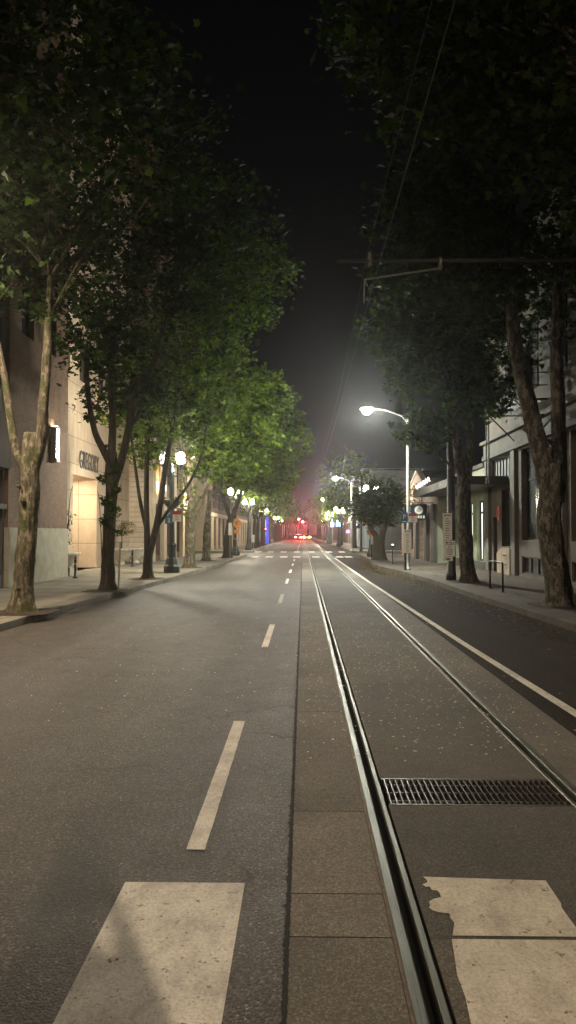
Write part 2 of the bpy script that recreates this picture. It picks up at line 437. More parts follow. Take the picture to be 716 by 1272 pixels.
def wloc(o):
    v = Vector(o.location)
    while o.parent is not None:
        o = o.parent; v = v + Vector(o.location)
    return v

def tag(o, label=None, cat=None, group=None, kind=None):
    if label: o['label'] = label
    if cat: o['category'] = cat
    if group: o['group'] = group
    if kind: o['kind'] = kind
    return o
def thing(name, label, cat, loc=(0, 0, 0), rotz=0, group=None):
    o = bpy.data.objects.new(name, None); col.objects.link(o)
    o.empty_display_size = .3
    o.location = loc; o.rotation_euler = (0, 0, rotz)
    return tag(o, label, cat, group)
def struct(o): o['kind'] = 'structure'; return o
kids = {}
def dup(root, loc, rotz=None, label=None, group=None, scale=None):
    def cp(o, parent):
        c = o.copy(); col.objects.link(c)
        if parent is not None: c.parent = parent
        for ch in list(o.children): cp(ch, c)
        return c
    r = cp(root, None); r.location = loc
    if rotz is not None: r.rotation_euler = (0, 0, rotz)
    if scale: r.scale = (scale,) * 3 if isinstance(scale, (int, float)) else scale
    if label: r['label'] = label
    if group: r['group'] = group
    return r

def text_mesh(name, txt, size, mat, parent, loc, rot, sx=1.0, depth=.01, spacing=1.0):
    cu = bpy.data.curves.new('t', 'FONT'); cu.body = txt; cu.size = size; cu.extrude = depth; cu.align_x = 'CENTER'; cu.align_y = 'CENTER'
    cu.space_character = spacing; cu.resolution_u = 3
    to = bpy.data.objects.new('t', cu); col.objects.link(to)
    bpy.context.view_layer.update()
    me = bpy.data.meshes.new_from_object(to.evaluated_get(bpy.context.evaluated_depsgraph_get()))
    bpy.data.objects.remove(to)
    me.materials.clear(); me.materials.append(mat); me.name = name
    me.transform(Matrix.Diagonal((sx, 1, 1, 1)))
    o = bpy.data.objects.new(name, me); col.objects.link(o)
    pl = wloc(parent) if parent else Vector((0, 0, 0))
    if parent: o.parent = parent
    o.location = Vector(loc) - pl; o.rotation_euler = rot
    return o

# ------------------------------------------------------------------ ground, road, track
def lerp_line(tab):
    def f(y):
        if y <= tab[0][0]: return tab[0][1]
        for (a, va), (b, vb) in zip(tab, tab[1:]):
            if y <= b: return va + (vb - va) * (y - a) / (b - a)
        return tab[-1][1]
    return f
curbL = lerp_line([(5, -5.75), (14, -5.72), (19, -5.62), (24, -5.4), (30, -5.15), (36, -4.95), (45, -4.8), (66, -4.7), (75, -4.9), (500, -5.2)])
curbR = lerp_line([(5, 5.25), (14, 5.15), (22, 4.85), (30, 4.72), (36, 4.4), (41, 4.0), (45, 3.95), (50, 4.35), (58, 4.6), (66, 4.7), (75, 4.7), (500, 5.2)])
FL, FR = -9.3, 8.7
CROSS = [(-13, 4.8), (65.5, 75.5), (142, 155), (221, 233), (300, 312)]
END = 420
g = MB().quad((-900, -500, -.32), (900, -500, -.32), (900, 2500, -.32), (-900, 2500, -.32)).build('ground', M['earth']); struct(g)

SX = -0.07   # seam between asphalt and track slab
m = MB()     # left carriageway with a wide sweep (also the cross streets)
m.box(-5.95, SX - .012, -40, END, -.2, 0); struct(m.build('road', M['asphalt']))
m = MB(); m.box(2.49, 5.6, -40, END, -.2, 0); struct(m.build('parking_lane', M['asphalt_old']))
m = MB()
for a, b in CROSS:
    m.box(-120, -5.95, a, b, -.2, 0); m.box(5.6, 120, a, b, -.2, 0)
struct(m.build('cross_street', M['asphalt']))
# track slabs: left strip, middle strip, right strip, split by joints
m = MB(); js = [-12, -8, -4, -.6, 1.2, 3.61, 4.04, 5.22, 8.1, 12.2, 16.4, 20.6, 25, 30, 36, 43, 50, 58]
js += list(range(64, END, 7))
for a, b in zip(js, js[1:]):
    m.box(SX, .405, a + .009, b - .009, -.2, 0)
struct(m.build('track_slab', M['slab']))
m = MB(); js2 = [-12, -8, -3.5, 0.2, 3.61, 5.34]
for a, b in zip(js2, js2[1:]): m.box(.58, 1.85, a + .005, b - .005, -.2, 0)
js2 = [5.93, 9.6, 13.5, 18, 23, 28, 34, 41, 49, 58] + list(range(66, END, 8))
for a, b in zip(js2, js2[1:]): m.box(.58, 1.85, a + .005, b - .005, -.2, 0)
struct(m.build('track_slab', M['slab_dark']))
m = MB()
for a, b in zip(js, js[1:]): m.box(1.99, 2.49, a + .009, b - .009, -.2, 0)
struct(m.build('track_slab', M['slab']))
m = MB()
for a in js[1:-1]: m.box(SX + .001, .404, a - .008, a + .008, -.05, -.003); m.box(1.991, 2.49, a - .008, a + .008, -.05, -.003)
for a in [-8, -3.5, .2, 3.61] + js2[1:-1]: m.box(.581, 1.849, a - .004, a + .004, -.05, -.003)
struct(m.build('joint_filler', M['gap']))
m = MB().box(SX - .2, 2.6, -12, END, -.25, -.07); struct(m.build('track_bed', M['gap']))
# jagged dark seam of sealant along the slab edge
rng = random.Random(5)
vs = []; y = 0.8; L = []; Rr = []
while y < 60:
    L.append((SX - .012 - abs(rng.gauss(0, .008)), y, .003)); Rr.append((SX + .004 + rng.uniform(0, .005), y, .003)); y += .018 if y < 9 else .15
n = len(L); m = MB(); m.add(L + Rr, [(i, n + i, n + i + 1, i + 1) for i in range(n - 1)])
struct(m.build('seam_sealant', M['gap']))
# rails: each a head, a groove floor and a guard lip
def rail(x_edge0, head0, head1, groove1, lip1, label):
    t = thing('rail', label, 'rail', (0.5 * (head0 + head1), 0, 0), 0, 'the two street track rails')
    y0, y1 = -12, END
    def prof(p, name, mat, smooth=False):
        mb = MB(); ys = [y0, 0, 3, 6, 10, 20, 40, 80, y1]
        vs = []; n = len(p)
        for yy in ys:
            for (x, z) in p: vs.append((x, yy, z))
        fs = []
        for i in range(len(ys) - 1):
            for k in range(n):
                k2 = (k + 1) % n; fs.append((i * n + k, i * n + k2, (i + 1) * n + k2, (i + 1) * n + k))
        fs.append(tuple(range(n))); mb.add(vs, fs); return mb.build(name, mat, t, smooth)
    s = 1 if groove1 > head1 else -1
    h0, h1 = head0, head1
    prof([(h0, -.06), (h0, .006), (h0 + s * .003, .0095), (h0 + s * .006, .0103), (h1 - s * .008, .0103), (h1 - s * .003, .008), (h1, .0), (h1, -.06)], 'rail_head', M['rail'])
    prof([(h1, -.06), (h1, -.040), (groove1, -.034), (groove1, -.06)], 'groove', M['groove'])
    prof([(groove1, -.06), (groove1, .004), (groove1 + s * .004, .0085), (groove1 + s * .028, .0088), (groove1 + s * .034, .002), (lip1 - s * .006, -.004), (lip1 - s * .006, -.06)], 'guard_lip', M['rail'])
    prof([(h0 - s * .017, -.06), (h0 - s * .017, .003), (h0 - s*.001, .003), (h0 - s*.001, -.06)], 'rusty_edge', M['rust'])
    return t
rail(.40, .424, .478, .530, .570, 'grooved steel rail nearest the lane dashes, bright polished left rail')
rail(1.99, 1.972, 1.918, 1.868, 1.855, 'grooved steel rail at the right side of the track, beside the white edge line')
# drain grate
t = thing('drain_grate', 'iron drain grating set across the track between the two rails', 'drain grate', (1.2, 5.63, 0))
mb = MB().box(.585, 1.845, 5.345, 5.37, -.10, .002).box(.585, 1.845, 5.90, 5.925, -.10, .002); mb.build('grate_frame', M['grate'], t)
mb = MB(); 
for k in range(30):
    x = .60 + k * .0424; mb.box(x, x + .010, 5.372, 5.898, -.045, .001)
mb.build('grate_bars', M['grate'], t)
mb = MB()
for y in (5.46, 5.635, 5.80): mb.box(.59, 1.84, y - .005, y + .005, -.05, -.010)
mb.build('cross_bars', M['grate'], t)

# painted markings
m = MB()
for y0, y1 in [(4.57, 7.68), (12.65, 15.8), (20.6, 23.7), (28.7, 31.8), (36.7, 39.8), (44.8, 47.9), (52.8, 55.9)]:
    x0, x1 = -.685, -.575
    n = 24; vs = []; rr = random.Random(int(y0 * 10))
    for i in range(n + 1):
        yy = y0 + (y1 - y0) * i / n
        e = rr.uniform(-.0015, .0015)
        vs += [(x0 + e, yy + (rr.uniform(-.02, .02) if i in (0, n) else 0), .004), (x1 + rr.uniform(-.002, .0015), yy + (rr.uniform(-.02, .03) if i in (0, n) else 0), .004)]
    m.add(vs, [(2 * i, 2 * i + 1, 2 * i + 3, 2 * i + 2) for i in range(n)])
for y in list(range(84, 136, 8)) + list(range(160, 214, 8)): m.box(-.70, -.58, y, y + 3, -.01, .004)
struct(m.build('lane_dashes', M['paint']))
wl = [(-2, 3.0), (5, 2.86), (8, 2.80), (13, 2.70), (20, 2.62), (30, 2.52), (42, 2.46), (52, 2.42), (59.5, 2.40)]
m = MB(); vs = []
for y, x in wl: vs += [(x - .06, y, .004), (x + .06, y, .004)]
m.add(vs, [(2 * i, 2 * i + 1, 2 * i + 3, 2 * i + 2) for i in range(len(wl) - 1)])
wl = [(80, 2.0), (100, 2.2), (140, 2.5)]
vs = []
for y, x in wl: vs += [(x - .06, y, .004), (x + .06, y, .004)]
m.add(vs, [(2 * i, 2 * i + 1, 2 * i + 3, 2 * i + 2) for i in range(len(wl) - 1)])
struct(m.build('edge_line', M['paint']))
# near crosswalk
m = MB(); m.box(-.945, -.31, 1.1, 4.14, -.01, .004)
struct(m.build('crosswalk_bar', M['paint']))
def ragged(pts):
    mb = MB(); n = len(pts); mb.add([(x, y, .004) for x, y in pts], [tuple(range(n))]); return mb
A = [(.645, 4.235), (1.29, 4.20), (1.287, 3.95), (1.275, 3.90), (1.28, 3.625), (.685, 3.625), (.70, 3.68), (.715, 3.74), (.705, 3.80), (.712, 3.83), (.66, 3.845), (.635, 3.86), (.62, 3.89), (.632, 3.92), (.63, 3.95),
     (.655, 3.98), (.70, 4.00), (.70, 4.05), (.69, 4.075), (.665, 4.08), (.66, 4.12), (.642, 4.115), (.625, 4.14), (.655, 4.165), (.66, 4.19)]
struct(ragged(A).build('crosswalk_bar', M['paint_old']))
B = [(.675, 3.595), (1.28, 3.595), (1.275, 3.3), (1.282, 3.0), (1.27, 2.4), (1.28, 1.1), (.625, 1.1), (.63, 1.8), (.622, 2.3), (.632, 2.7), (.628, 2.95), (.645, 3.15), (.642, 3.3), (.66, 3.45)]
struct(ragged(B).build('crosswalk_bar', M['paint_old']))
m = MB()
for k in range(4):
    for x in (-.94 - 1.58 * (k + 1),): m.box(x, x + .63, 1.1, 4.14, -.01, .004)
struct(m.build('crosswalk_bars', M['paint']))
m = MB()
for k in range(2): m.box(2.62 + 1.4 * k, 3.2 + 1.4 * k, 1.1, 4.14, -.01, .004)
struct(m.build('crosswalk_bars', M['paint_old']))
for yy, xs in ((60.4, [-3.85, -2.72, -1.56, -.52, 1.0, 2.9, 3.6]), (77.2, [-4.6, -3.3, -2.0, -.65, .85, 2.6, 3.9])):
    m = MB()
    for x in xs: m.box(x - .29, x + .29, yy, yy + 3, -.01, .0045)
    struct(m.build('crosswalk_bars', M['paint']))

# sidewalks and curbs for each block
def side(f_curb, xf, y0, y1, mat, s, cutR=1.2):
    ys = [y0, y0 + .5, y0 + 1.2] + [y for y in np.arange(math.ceil(y0 + 2), y1 - 2, 2.0)] + [y1 - 1.2, y1 - .5, y1]
    def cx(y):
        d = min(y - y0, y1 - y); c = f_curb(y)
        if d < cutR: c += s * (cutR - math.sqrt(max(0, cutR ** 2 - (cutR - d) ** 2)))
        return c
    poly = [(cx(y) + s * .16, y) for y in ys] + [(xf + s * 3, y1), (xf + s * 3, y0)]
    if s < 0: pass
    m = MB().prism(poly if s > 0 else poly, -.25, .15); struct(m.build('sidewalk', mat))
    m = MB(); n = len(ys); vs = []
    for y in ys:
        c = cx(y); vs += [(c, y, -.2), (c + s * .015, y, .142), (c + s * .03, y, .154), (c + s * .158, y, .154), (c + s * .158, y, -.2)]
    fs = [(5 * i + k, 5 * i + k + 1, 5 * i + k + 6, 5 * i + k + 5) for i in range(n - 1) for k in range(4)] + [(0, 1, 2, 3, 4)]
    m.add(vs, fs); struct(m.build('curb', M['curb'] if mat is not M['sidewalk_dark'] else M['curb_dirty']))
blocks = [(4.9, 65.5), (75.5, 142), (155, 221), (233, 300), (312, END)]
for i, (a, b) in enumerate(blocks):
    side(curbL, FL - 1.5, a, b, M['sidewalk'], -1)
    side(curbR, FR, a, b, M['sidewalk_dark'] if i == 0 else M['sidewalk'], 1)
side(lambda y: -5.75, FL - 1.5, -70, -13, M['sidewalk'], -1); side(lambda y: 5.25, FR, -70, -13, M['sidewalk_dark'], 1)

def pit(x, y, w=1.3, l=1.6):
    rr = random.Random(int(x * 31 + y * 17)); P = []
    for k in range(20):
        a = 2 * PI * k / 20; c, s_ = math.cos(a), math.sin(a)
        q = 1 / max(abs(c), abs(s_)) ** .8
        P.append((x + c * q * w / 2 * rr.uniform(.9, 1.08), y + s_ * q * l / 2 * rr.uniform(.9, 1.08)))
    n = 20; z = .158
    struct(MB().add([(px, py, z) for px, py in P] + [(x, y, z + .03)], [(i, (i + 1) % n, n) for i in range(n)]).build('tree_pit', M['soil']))

# ------------------------------------------------------------------ facade helpers
class Facade:
    """frame: u along the wall, v up, w out of the wall"""
    def __init__(s, origin, u, w): s.o = Vector(origin); s.u = Vector(u); s.w = Vector(w); s.z = Vector((0, 0, 1))
    def p(s, u, v, w): return tuple(s.o + s.u * u + s.z * v + s.w * w)
    def box(s, mb, u0, u1, v0, v1, w0, w1):
        vs = [s.p(a, b, c) for c in (w0, w1) for (a, b) in ((u0, v0), (u1, v0), (u1, v1), (u0, v1))]
        mb.add(vs, [(3, 2, 1, 0), (4, 5, 6, 7), (0, 1, 5, 4), (1, 2, 6, 5), (2, 3, 7, 6), (3, 0, 4, 7)]); return mb
    def wall(s, mb, u0, u1, v0, v1, ops, depth=.3):
        us = sorted({u0, u1} | {o[0] for o in ops} | {o[1] for o in ops}); vs_ = sorted({v0, v1} | {o[2] for o in ops} | {o[3] for o in ops})
        us = [x for x in us if u0 <= x <= u1]; vs_ = [x for x in vs_ if v0 <= x <= v1]
        for a, b in zip(us, us[1:]):
            for c, d in zip(vs_, vs_[1:]):
                cu, cv = (a + b) / 2, (c + d) / 2
                if any(o[0] < cu < o[1] and o[2] < cv < o[3] for o in ops): continue
                mb.quad(s.p(a, c, 0), s.p(b, c, 0), s.p(b, d, 0), s.p(a, d, 0))
        for a, b, c, d in [o[:4] for o in ops]:
            for (q, r) in (((a, c), (b, c)), ((b, c), (b, d)), ((b, d), (a, d)), ((a, d), (a, c))):
                mb.quad(s.p(q[0], q[1], 0), s.p(r[0], r[1], 0), s.p(r[0], r[1], -depth), s.p(q[0], q[1], -depth))
        # ends, back and top
        mb.quad(s.p(u0, v0, 0), s.p(u0, v1, 0), s.p(u0, v1, -8), s.p(u0, v0, -8))
        mb.quad(s.p(u1, v0, 0), s.p(u1, v1, 0), s.p(u1, v1, -8), s.p(u1, v0, -8))
        return mb
    def window(s, parent, a, b, c, d, nu=2, vs=(.7,), fmat=None, gmat=None, depth=.22, fw=.06, name='window', door=False):
        fmat = fmat or M['black']; gmat = gmat or M['glass']
        mb = MB(); w0, w1 = -depth, -depth + .07
        s.box(mb, a, a + fw, c, d, w0, w1); s.box(mb, b - fw, b, c, d, w0, w1)
        s.box(mb, a + fw, b - fw, c, c + fw, w0, w1); s.box(mb, a + fw, b - fw, d - fw, d, w0, w1)
        for k in range(1, nu):
            u = a + (b - a) * k / nu; s.box(mb, u - fw / 2.4, u + fw / 2.4, c + fw, d - fw, w0 + .003, w1 - .008)
        for q in vs:
            v = c + (d - c) * q; s.box(mb, a + fw, b - fw, v - fw / 2, v + fw / 2, w0 + .005, w1 - .004)
        f = mb.build(name, fmat, parent)
        g_ = MB(); g_.quad(s.p(a, c, -depth + .02), s.p(b, c, -depth + .02), s.p(b, d, -depth + .02), s.p(a, d, -depth + .02))
        g_.build('pane', gmat, f); return f
def LF(x, y0): return Facade((x, y0, 0), (0, 1, 0), (1, 0, 0))      # left side of the street
def RF(x, y0): return Facade((x, y0, 0), (0, 1, 0), (-1, 0, 0))     # right side
def CF(x, y): return Facade((x, y, 0), (1, 0, 0), (0, -1, 0))       # wall that faces the camera

# ------------------------------------------------------------------ left buildings
# dark shop beside the brick pier
t = thing('shop_building', 'dark brown shop front with tall glass windows at the left edge of the street', 'building', (-9.4, 4.9, 0.15))
F = LF(-9.4, 4.9); ops = []
for k in range(5): ops.append((.6 + k * 3.8, .6 + k * 3.8 + 3.3, .55, 3.85))
up = [(.9 + k * 3.2, 2.9 + k * 3.2, 6.6 + 3.3 * j, 8.6 + 3.3 * j) for k in range(6) for j in range(3)]
mb = F.wall(MB(), 0, 19.2, .15, 16, ops + up); mb.build('wall', M['dark_wall'], t)
mb = MB(); F.box(mb, 0, 19.2, 3.88, 5.6, .002, .22); mb.build('fascia', M['brown_panel'], t, bevel=.02)
mb = MB(); F.box(mb, 0, 19.2, 2.62, 2.78, .002, .10); mb.build('ledge', M['grey_wall'], t)
for o in ops: F.window(t, o[0], o[1], o[2], o[3], 3, (.48, .66), M['black'], M['glass_grey'], .2, .07)
for o in up: F.window(t, *o, 1, (.5,), M['dark_wall'], M['glass'])
mb = MB(); F.box(mb, 17.2, 17.9, 2.85, 3.5, -.17, -.14); mb.build('window_poster', M['redplaque'], t)

# building with the stone entry court
t = thing('apartment_building', 'beige stone apartment building with a lit recessed doorway and its name over it', 'building', (-9.3, 24.2, .15))
# brick pier with concrete base
F = LF(-9.3, 24.2)
mb = F.wall(MB(), 0, 6.1, 2.05, 26, [(1 + 2.4 * k, 2.2 + 2.4 * k, 8.5 + 3.3 * j, 10.4 + 3.3 * j) for k in range(2) for j in range(4)]); mb.build('brick_wall', M['brick_brown'], t)
for k in range(2):
    for j in range(4): F.window(t, 1 + 2.4 * k, 2.2 + 2.4 * k, 8.5 + 3.3 * j, 10.4 + 3.3 * j, 1, (.5,))
mb = MB(); F.box(mb, -.0, 6.14, .15, 2.05, -2.2, .04); mb.build('wall_base', M['conc_base'], t, bevel=.02)
CF(-11.3, 30.3)
# entry court wall
X2 = -10.4
F2 = LF(X2, 30.32)
D0, D1, DT = 4.4, 8.4, 4.55
mb = MB(); F2.wall(mb, 0, 15.7, .15, 26, [(D0, D1, .15, DT)] + [(2 + 3.3 * k, 3.8 + 3.3 * k, 9 + 3.3 * j, 11 + 3.3 * j) for k in range(4) for j in range(4)], 2.6)
mb.build('stone_wall', M['beige'], t)
mb = MB(); F2.box(mb, D0, D1, .15, DT, -2.65, -2.55); mb.build('doorway_back', M['beige_plain'], t)
d = MB(); F2.box(d, D0 + .9, D1 - .9, .15, 2.7, -2.55, -2.48); d.build('door', M['door'], t)
for k in range(4):
    for j in range(4): F2.window(t, 2 + 3.3 * k, 3.8 + 3.3 * k, 9 + 3.3 * j, 11 + 3.3 * j, 1, (.5,), M['dark_wall'], M['glass'], .3)
# curved inlay arcs either side of the doorway
mb = MB()
for sgn, ub in ((-1, D0 - .1), (1, D1 + .1)):
    pts = []
    for k in range(17):
        v = .4 + 3.6 * k / 16; off = .95 * (1 - ((v - 4.0) / 3.6) ** 2 * 1) ** .5 if False else .95 * math.sqrt(max(0, ((4.0 - v) / 3.6)))
        pts.append(F2.p(ub + sgn * off, v, .012))
    mb.tube(pts, .018, 6)
mb.build('arc_inlay', M['black'], t)
# vertical metal strips
mb = MB(); rr = random.Random(3)
for k in range(7):
    u = 1.75 + k * .24
    F2.box(mb, u, u + .035, .9 + .3 * (k % 2), 7.4, .002, .05)
    for q in range(7):
        v = 1.2 + rr.uniform(0, 6); F2.box(mb, u + .036, u + .11, v, v + .05, .002, .04)
mb.build('metal_strips', M['black'], t)
mb = MB()
for k in range(6):
    v = 7.3 - k * .16
    F2.box(mb, 2.35, 3.6 - k * .05, v, v + .07, .002, .06)
mb.build('wing_relief', M['beige_plain'], t)
text_mesh('lettering', 'GREGORY', 1.2, M['door'], t, F2.p(6.9, 5.27, .05), (R(90), 0, R(90)), .60, .012, 1.02)
# recess downlight
mb = MB(); mb.lathe([(.16, 0), (.16, .02)], F2.p(D0 + 2.2, DT - .03, -1.0), 14); mb.build('downlight', M['down'], t)
# end wall of the court (faces the camera) and the street wing beyond it
FC = CF(X2, 46.0)
mb = MB(); FC.box(mb, .002, 1.1, .15, 7.6, -.2, 0); mb.build('court_wall', M['beige_band'], t)
mb = MB(); FC.box(mb, .002, 1.1, 7.62, 26, -.2, 0); mb.build('court_wall', M['brick_brown'], t)
F3 = LF(-9.3, 46.2)
ops = [(1.0 + 3.9 * k, 1.0 + 3.9 * k + 2.9, .5, 3.6) for k in range(4)]
up = [(1.2 + 3.9 * k, 3.4 + 3.9 * k, 5.2 + 3.3 * j, 7.4 + 3.3 * j) for k in range(4) for j in range(6)]
mb = F3.wall(MB(), 0, 16.4, .15, 26, ops + up, .45); mb.build('street_wall', M['brick_brown'], t)
for i, o in enumerate(ops): F3.window(t, *o, 2, (.72,), M['black'], M['lit_dim'] if i == 2 else M['glass_grey'], .4)
for o in up: F3.window(t, *o, 2, (.5,), M['black'], M['glass'], .3)
for k in range(5):
    mb = MB(); u = 0.0 + 3.9 * k; F3.box(mb, u, u + .95, .15, 8.2, .003, .28); mb.build('pilaster', M['beige_plain'], t, bevel=.02)
mb = MB(); F3.box(mb, .96, 16.4, 3.75, 4.2, .003, .2); mb.build('lintel', M['beige_plain'], t)
roof = MB().box(-30, -10.5, 24.2, 62.6, 25.8, 26).build('roof', M['roofing'], t)
# wall sconces
for y, nm in ((28.4, 'a'), (49.2, 'b'), (61.0, 'c')):
    x = -9.3 if y < 40 else -9.02
    mb = MB(); mb.box(x + .002, x + .16, y - .20, y + .20, 4.55, 5.95)
    s_ = MB(); s_.box(x + .002, x + .10, y - .13, y + .13, 4.62, 5.88)
    body = MB(); body.box(x + .002, x + .24, y - .20, y + .20, 4.50, 4.60); body.box(x + .002, x + .24, y - .20, y + .20, 5.72, 5.80)
    body.box(x + .002, x + .22, y - .20, y - .16, 4.6, 5.72); body.box(x + .002, x + .22, y + .16, y + .20, 4.6, 5.72)
    b_ = body.build('wall_sconce', M['galv'], t)
    gl = MB(); gl.box(x + .05, x + .19, y - .155, y + .155, 4.68, 5.64); gl.build('glow_panel', M['sconce'], b_)
    ul = MB(); ul.box(x + .06, x + .18, y - .10, y + .10, 5.802, 5.83); ul.build('uplight', M['uplight'], b_)

# bowls, bollards and low block in the court
def bowl_planter(x, y, label, plant=True, sc=1.0):
    t = thing('bowl_planter', label, 'planter', (x, y, .15), 0, 'cast stone bowl planters along the beige building')
    mb = MB().lathe([(.20, 0), (.22, .05), (.14, .12), (.20, .2), (.42, .45), (.52, .70), (.62, .74), (.62, .82), (.54, .82), (.50, .76), (.02, .74)], (0, 0, 0), 24)
    o = mb.build('bowl', M['planter'], t, True, local=True)
    MB().lathe([(.49, .77), (.01, .80)], (0, 0, 0), 20).build('planter_soil', M['soil'], t, local=True)
    t.scale = (sc,) * 3
    return t
def leaf_cloud(name, mat, clumps, per, size, parent=None, seed=0, spread=.4, maple=False, droop=.3):
    rg = np.random.default_rng(seed)
    C = np.repeat(np.array(clumps, dtype=float), per, axis=0)
    N = len(C)
    C = C + np.clip(rg.normal(0, 1, (N, 3)), -1.5, 1.5) * np.array([spread, spread, spread * .7]) * rg.uniform(.3, 1.2, (N, 1))
    if maple:
        out = [(0, -.35), (.16, -.20), (.48, -.28), (.33, -.02), (.56, .22), (.22, .20), (.20, .38), (0, .62), (-.20, .38), (-.22, .20), (-.56, .22), (-.33, -.02), (-.48, -.28), (-.16, -.20)]
    else:
        out = [(0, -.5), (.30, -.12), (.26, .2), (0, .5), (-.26, .2), (-.30, -.12)]
    T = np.array([(x, y, -.22 * abs(x)) for x, y in out]); k = len(T)
    th = rg.uniform(0, 2 * PI, N); tilt = rg.normal(0, .55, N) + droop * .8; roll = rg.normal(0, .5, N)
    S = size * np.clip(rg.lognormal(-.12, .38, N), .4, 1.9)
    cz, sz = np.cos(th), np.sin(th); cx_, sx_ = np.cos(tilt), np.sin(tilt); cy, sy = np.cos(roll), np.sin(roll)
    P = np.broadcast_to(T, (N, k, 3)) * S[:, None, None]
    x, y, z = P[..., 0], P[..., 1], P[..., 2]
    x, z = x * cy[:, None] + z * sy[:, None], -x * sy[:, None] + z * cy[:, None]
    y, z = y * cx_[:, None] - z * sx_[:, None], y * sx_[:, None] + z * cx_[:, None]
    x, y = x * cz[:, None] - y * sz[:, None], x * sz[:, None] + y * cz[:, None]
    V = np.stack([x, y, z], -1) + C[:, None, :]
    V = V.reshape(-1, 3)
    if parent is not None: V = V - np.array(wloc(parent))
    me = bpy.data.meshes.new(name); me.vertices.add(N * k); me.vertices.foreach_set('co', V.astype(np.float32).ravel())
    me.loops.add(N * k); me.loops.foreach_set('vertex_index', np.arange(N * k, dtype=np.int32))
    me.polygons.add(N); me.polygons.foreach_set('loop_start', np.arange(0, N * k, k, dtype=np.int32))
    try: me.polygons.foreach_set('loop_total', np.full(N, k, dtype=np.int32))
    except Exception: pass
    me.update(calc_edges=True); me.validate()
    me.materials.append(mat)
    o = bpy.data.objects.new(name, me); col.objects.link(o)
    if parent is not None: o.parent = parent
    return o

b0 = bowl_planter(-9.75, 31.2, 'white stone bowl planter with dry shrub beside the brick pier', True, 1.15)
rg_ = random.Random(11)
mb = MB()
for k in range(9):
    a = rg_.uniform(0, 6.28); mb.tube([(-9.75, 31.2, 1.05), (-9.75 + .1 * math.cos(a), 31.2 + .1 * math.sin(a), 1.7), (-9.75 + .35 * math.cos(a), 31.2 + .35 * math.sin(a), 2.2 + rg_.uniform(0, .5))], [.02, .015, .006], 5)
p_ = thing('potted_shrub', 'thin dry shrub growing in the bowl beside the brick pier', 'shrub', (-9.75, 31.2, 1.05))
mb.build('stems', M['bark_d'], p_)
leaf_cloud('foliage', M['olive'], [(-9.75 + rg_.uniform(-.3, .3), 31.2 + rg_.uniform(-.3, .3), 1.5 + rg_.uniform(0, 1.3)) for _ in range(30)], 16, .09, p_, 2, .16)
bowl_planter(-9.85, 41.8, 'white stone bowl planter holding a small rounded tree against the lit wall', True, 1.1)
bowl_planter(-9.65, 44.3, 'empty white stone bowl planter at the corner of the lit coursed wall', True, 1.1)
p_ = thing('potted_tree', 'small round olive tree in a bowl before the lit beige wall', 'small tree', (-9.85, 41.8, 1.0))
mb = MB().tube([(-9.85, 41.8, 1.0), (-9.83, 41.8, 1.5), (-9.85, 41.82, 1.75)], [.03, .025, .02], 6)
for k in range(8):
    a = k * .8; mb.tube([(-9.85, 41.82, 1.7), (-9.85 + .3 * math.cos(a), 41.8 + .3 * math.sin(a), 2.0), (-9.85 + .55 * math.cos(a), 41.8 + .55 * math.sin(a), 2.3)], [.015, .01, .005], 5)
mb.build('stem', M['bark_d'], p_)
leaf_cloud('foliage', M['olive'], [(-9.85 + .6 * math.cos(a) * q, 41.8 + .6 * math.sin(a) * q, 2.1 + rg_.uniform(-.3, .35)) for a in np.linspace(0, 6.2, 16) for q in (.3, 1)], 22, .08, p_, 3, .14)
tb = MB().box(-10.3, -9.35, 30.9, 31.9, .15, .5).build('stone_block', M['stone_block'], None, bevel=.02)
tag(tb, 'low stone block under the bowl planter by the pier', 'stone block')
def bollard(x, y, label):
    t = thing('bollard', label, 'bollard', (x, y, .15), 0, 'black bollards outside the beige building')
    MB().lathe([(.11, 0), (.11, .03), (.05, .06), (.045, .62), (.06, .64), (.06, .70), (.04, .72), (.05, .76), (.03, .83), (.005, .86)], n=14).build('post', M['black'], t, True, local=True)
    MB().lathe([(.062, .50), (.062, .56)], n=14).build('collar', M['galv'], t, True, local=True); return t
bo = bollard(-8.75, 29.6, 'black bollard nearest the brick pier in front of the lit doorway')
dup(bo, (-8.9, 40.2, .15), None, 'black bollard in front of the round planters, farther along the wall')

# ------------------------------------------------------------------ right buildings
XR = 8.7
t = thing('warehouse_building', 'grey two storey building with tall shop windows and a fire escape on the right', 'building', (XR, 4.9, .15))
F = RF(XR, 0)
P_ = [8.6, 14.3, 20.0, 25.7, 31.5]
wops = []
for a in P_[:-1]: wops += [(a + .75, a + 5.3, 1.6, 5.2), (a + .75, a + 5.3, .3, .95)]
wops += [(5.2, 8.3, 1.6, 5.2), (5.2, 8.3, .3, .95)]
dops = [(32.7, 34.1, 1.3, 3.75), (34.9, 35.6, .15, 2.6), (32.3, 35.9, 4.25, 5.25)]
upo = [(5.6 + 5.75 * k + 2.6 * j, 7.3 + 5.75 * k + 2.6 * j, 7.3, 10.2) for k in range(5) for j in range(2)] 
mb = F.wall(MB(), 4.9, 36.9, .15, 13.2, wops + dops + upo, .4); mb.build('wall', M['taupe'], t)
for a in P_ + [35.95]:
    mb = MB(); F.box(mb, a, a + .62, .15, 5.25, .003, .16); mb.build('pilaster', M['grey_light'], t, bevel=.02)
mb = MB(); F.box(mb, 4.9, 36.9, 5.27, 5.5, .003, .22); F.box(mb, 4.9, 36.9, 5.502, 6.0, .003, .14); F.box(mb, 4.9, 36.9, 6.002, 6.15, .003, .32)
mb.build('cornice', M['grey_wall'], t, bevel=.02)
mb = MB(); F.box(mb, 4.9, 36.9, 6.16, 13.2, .003, .05)
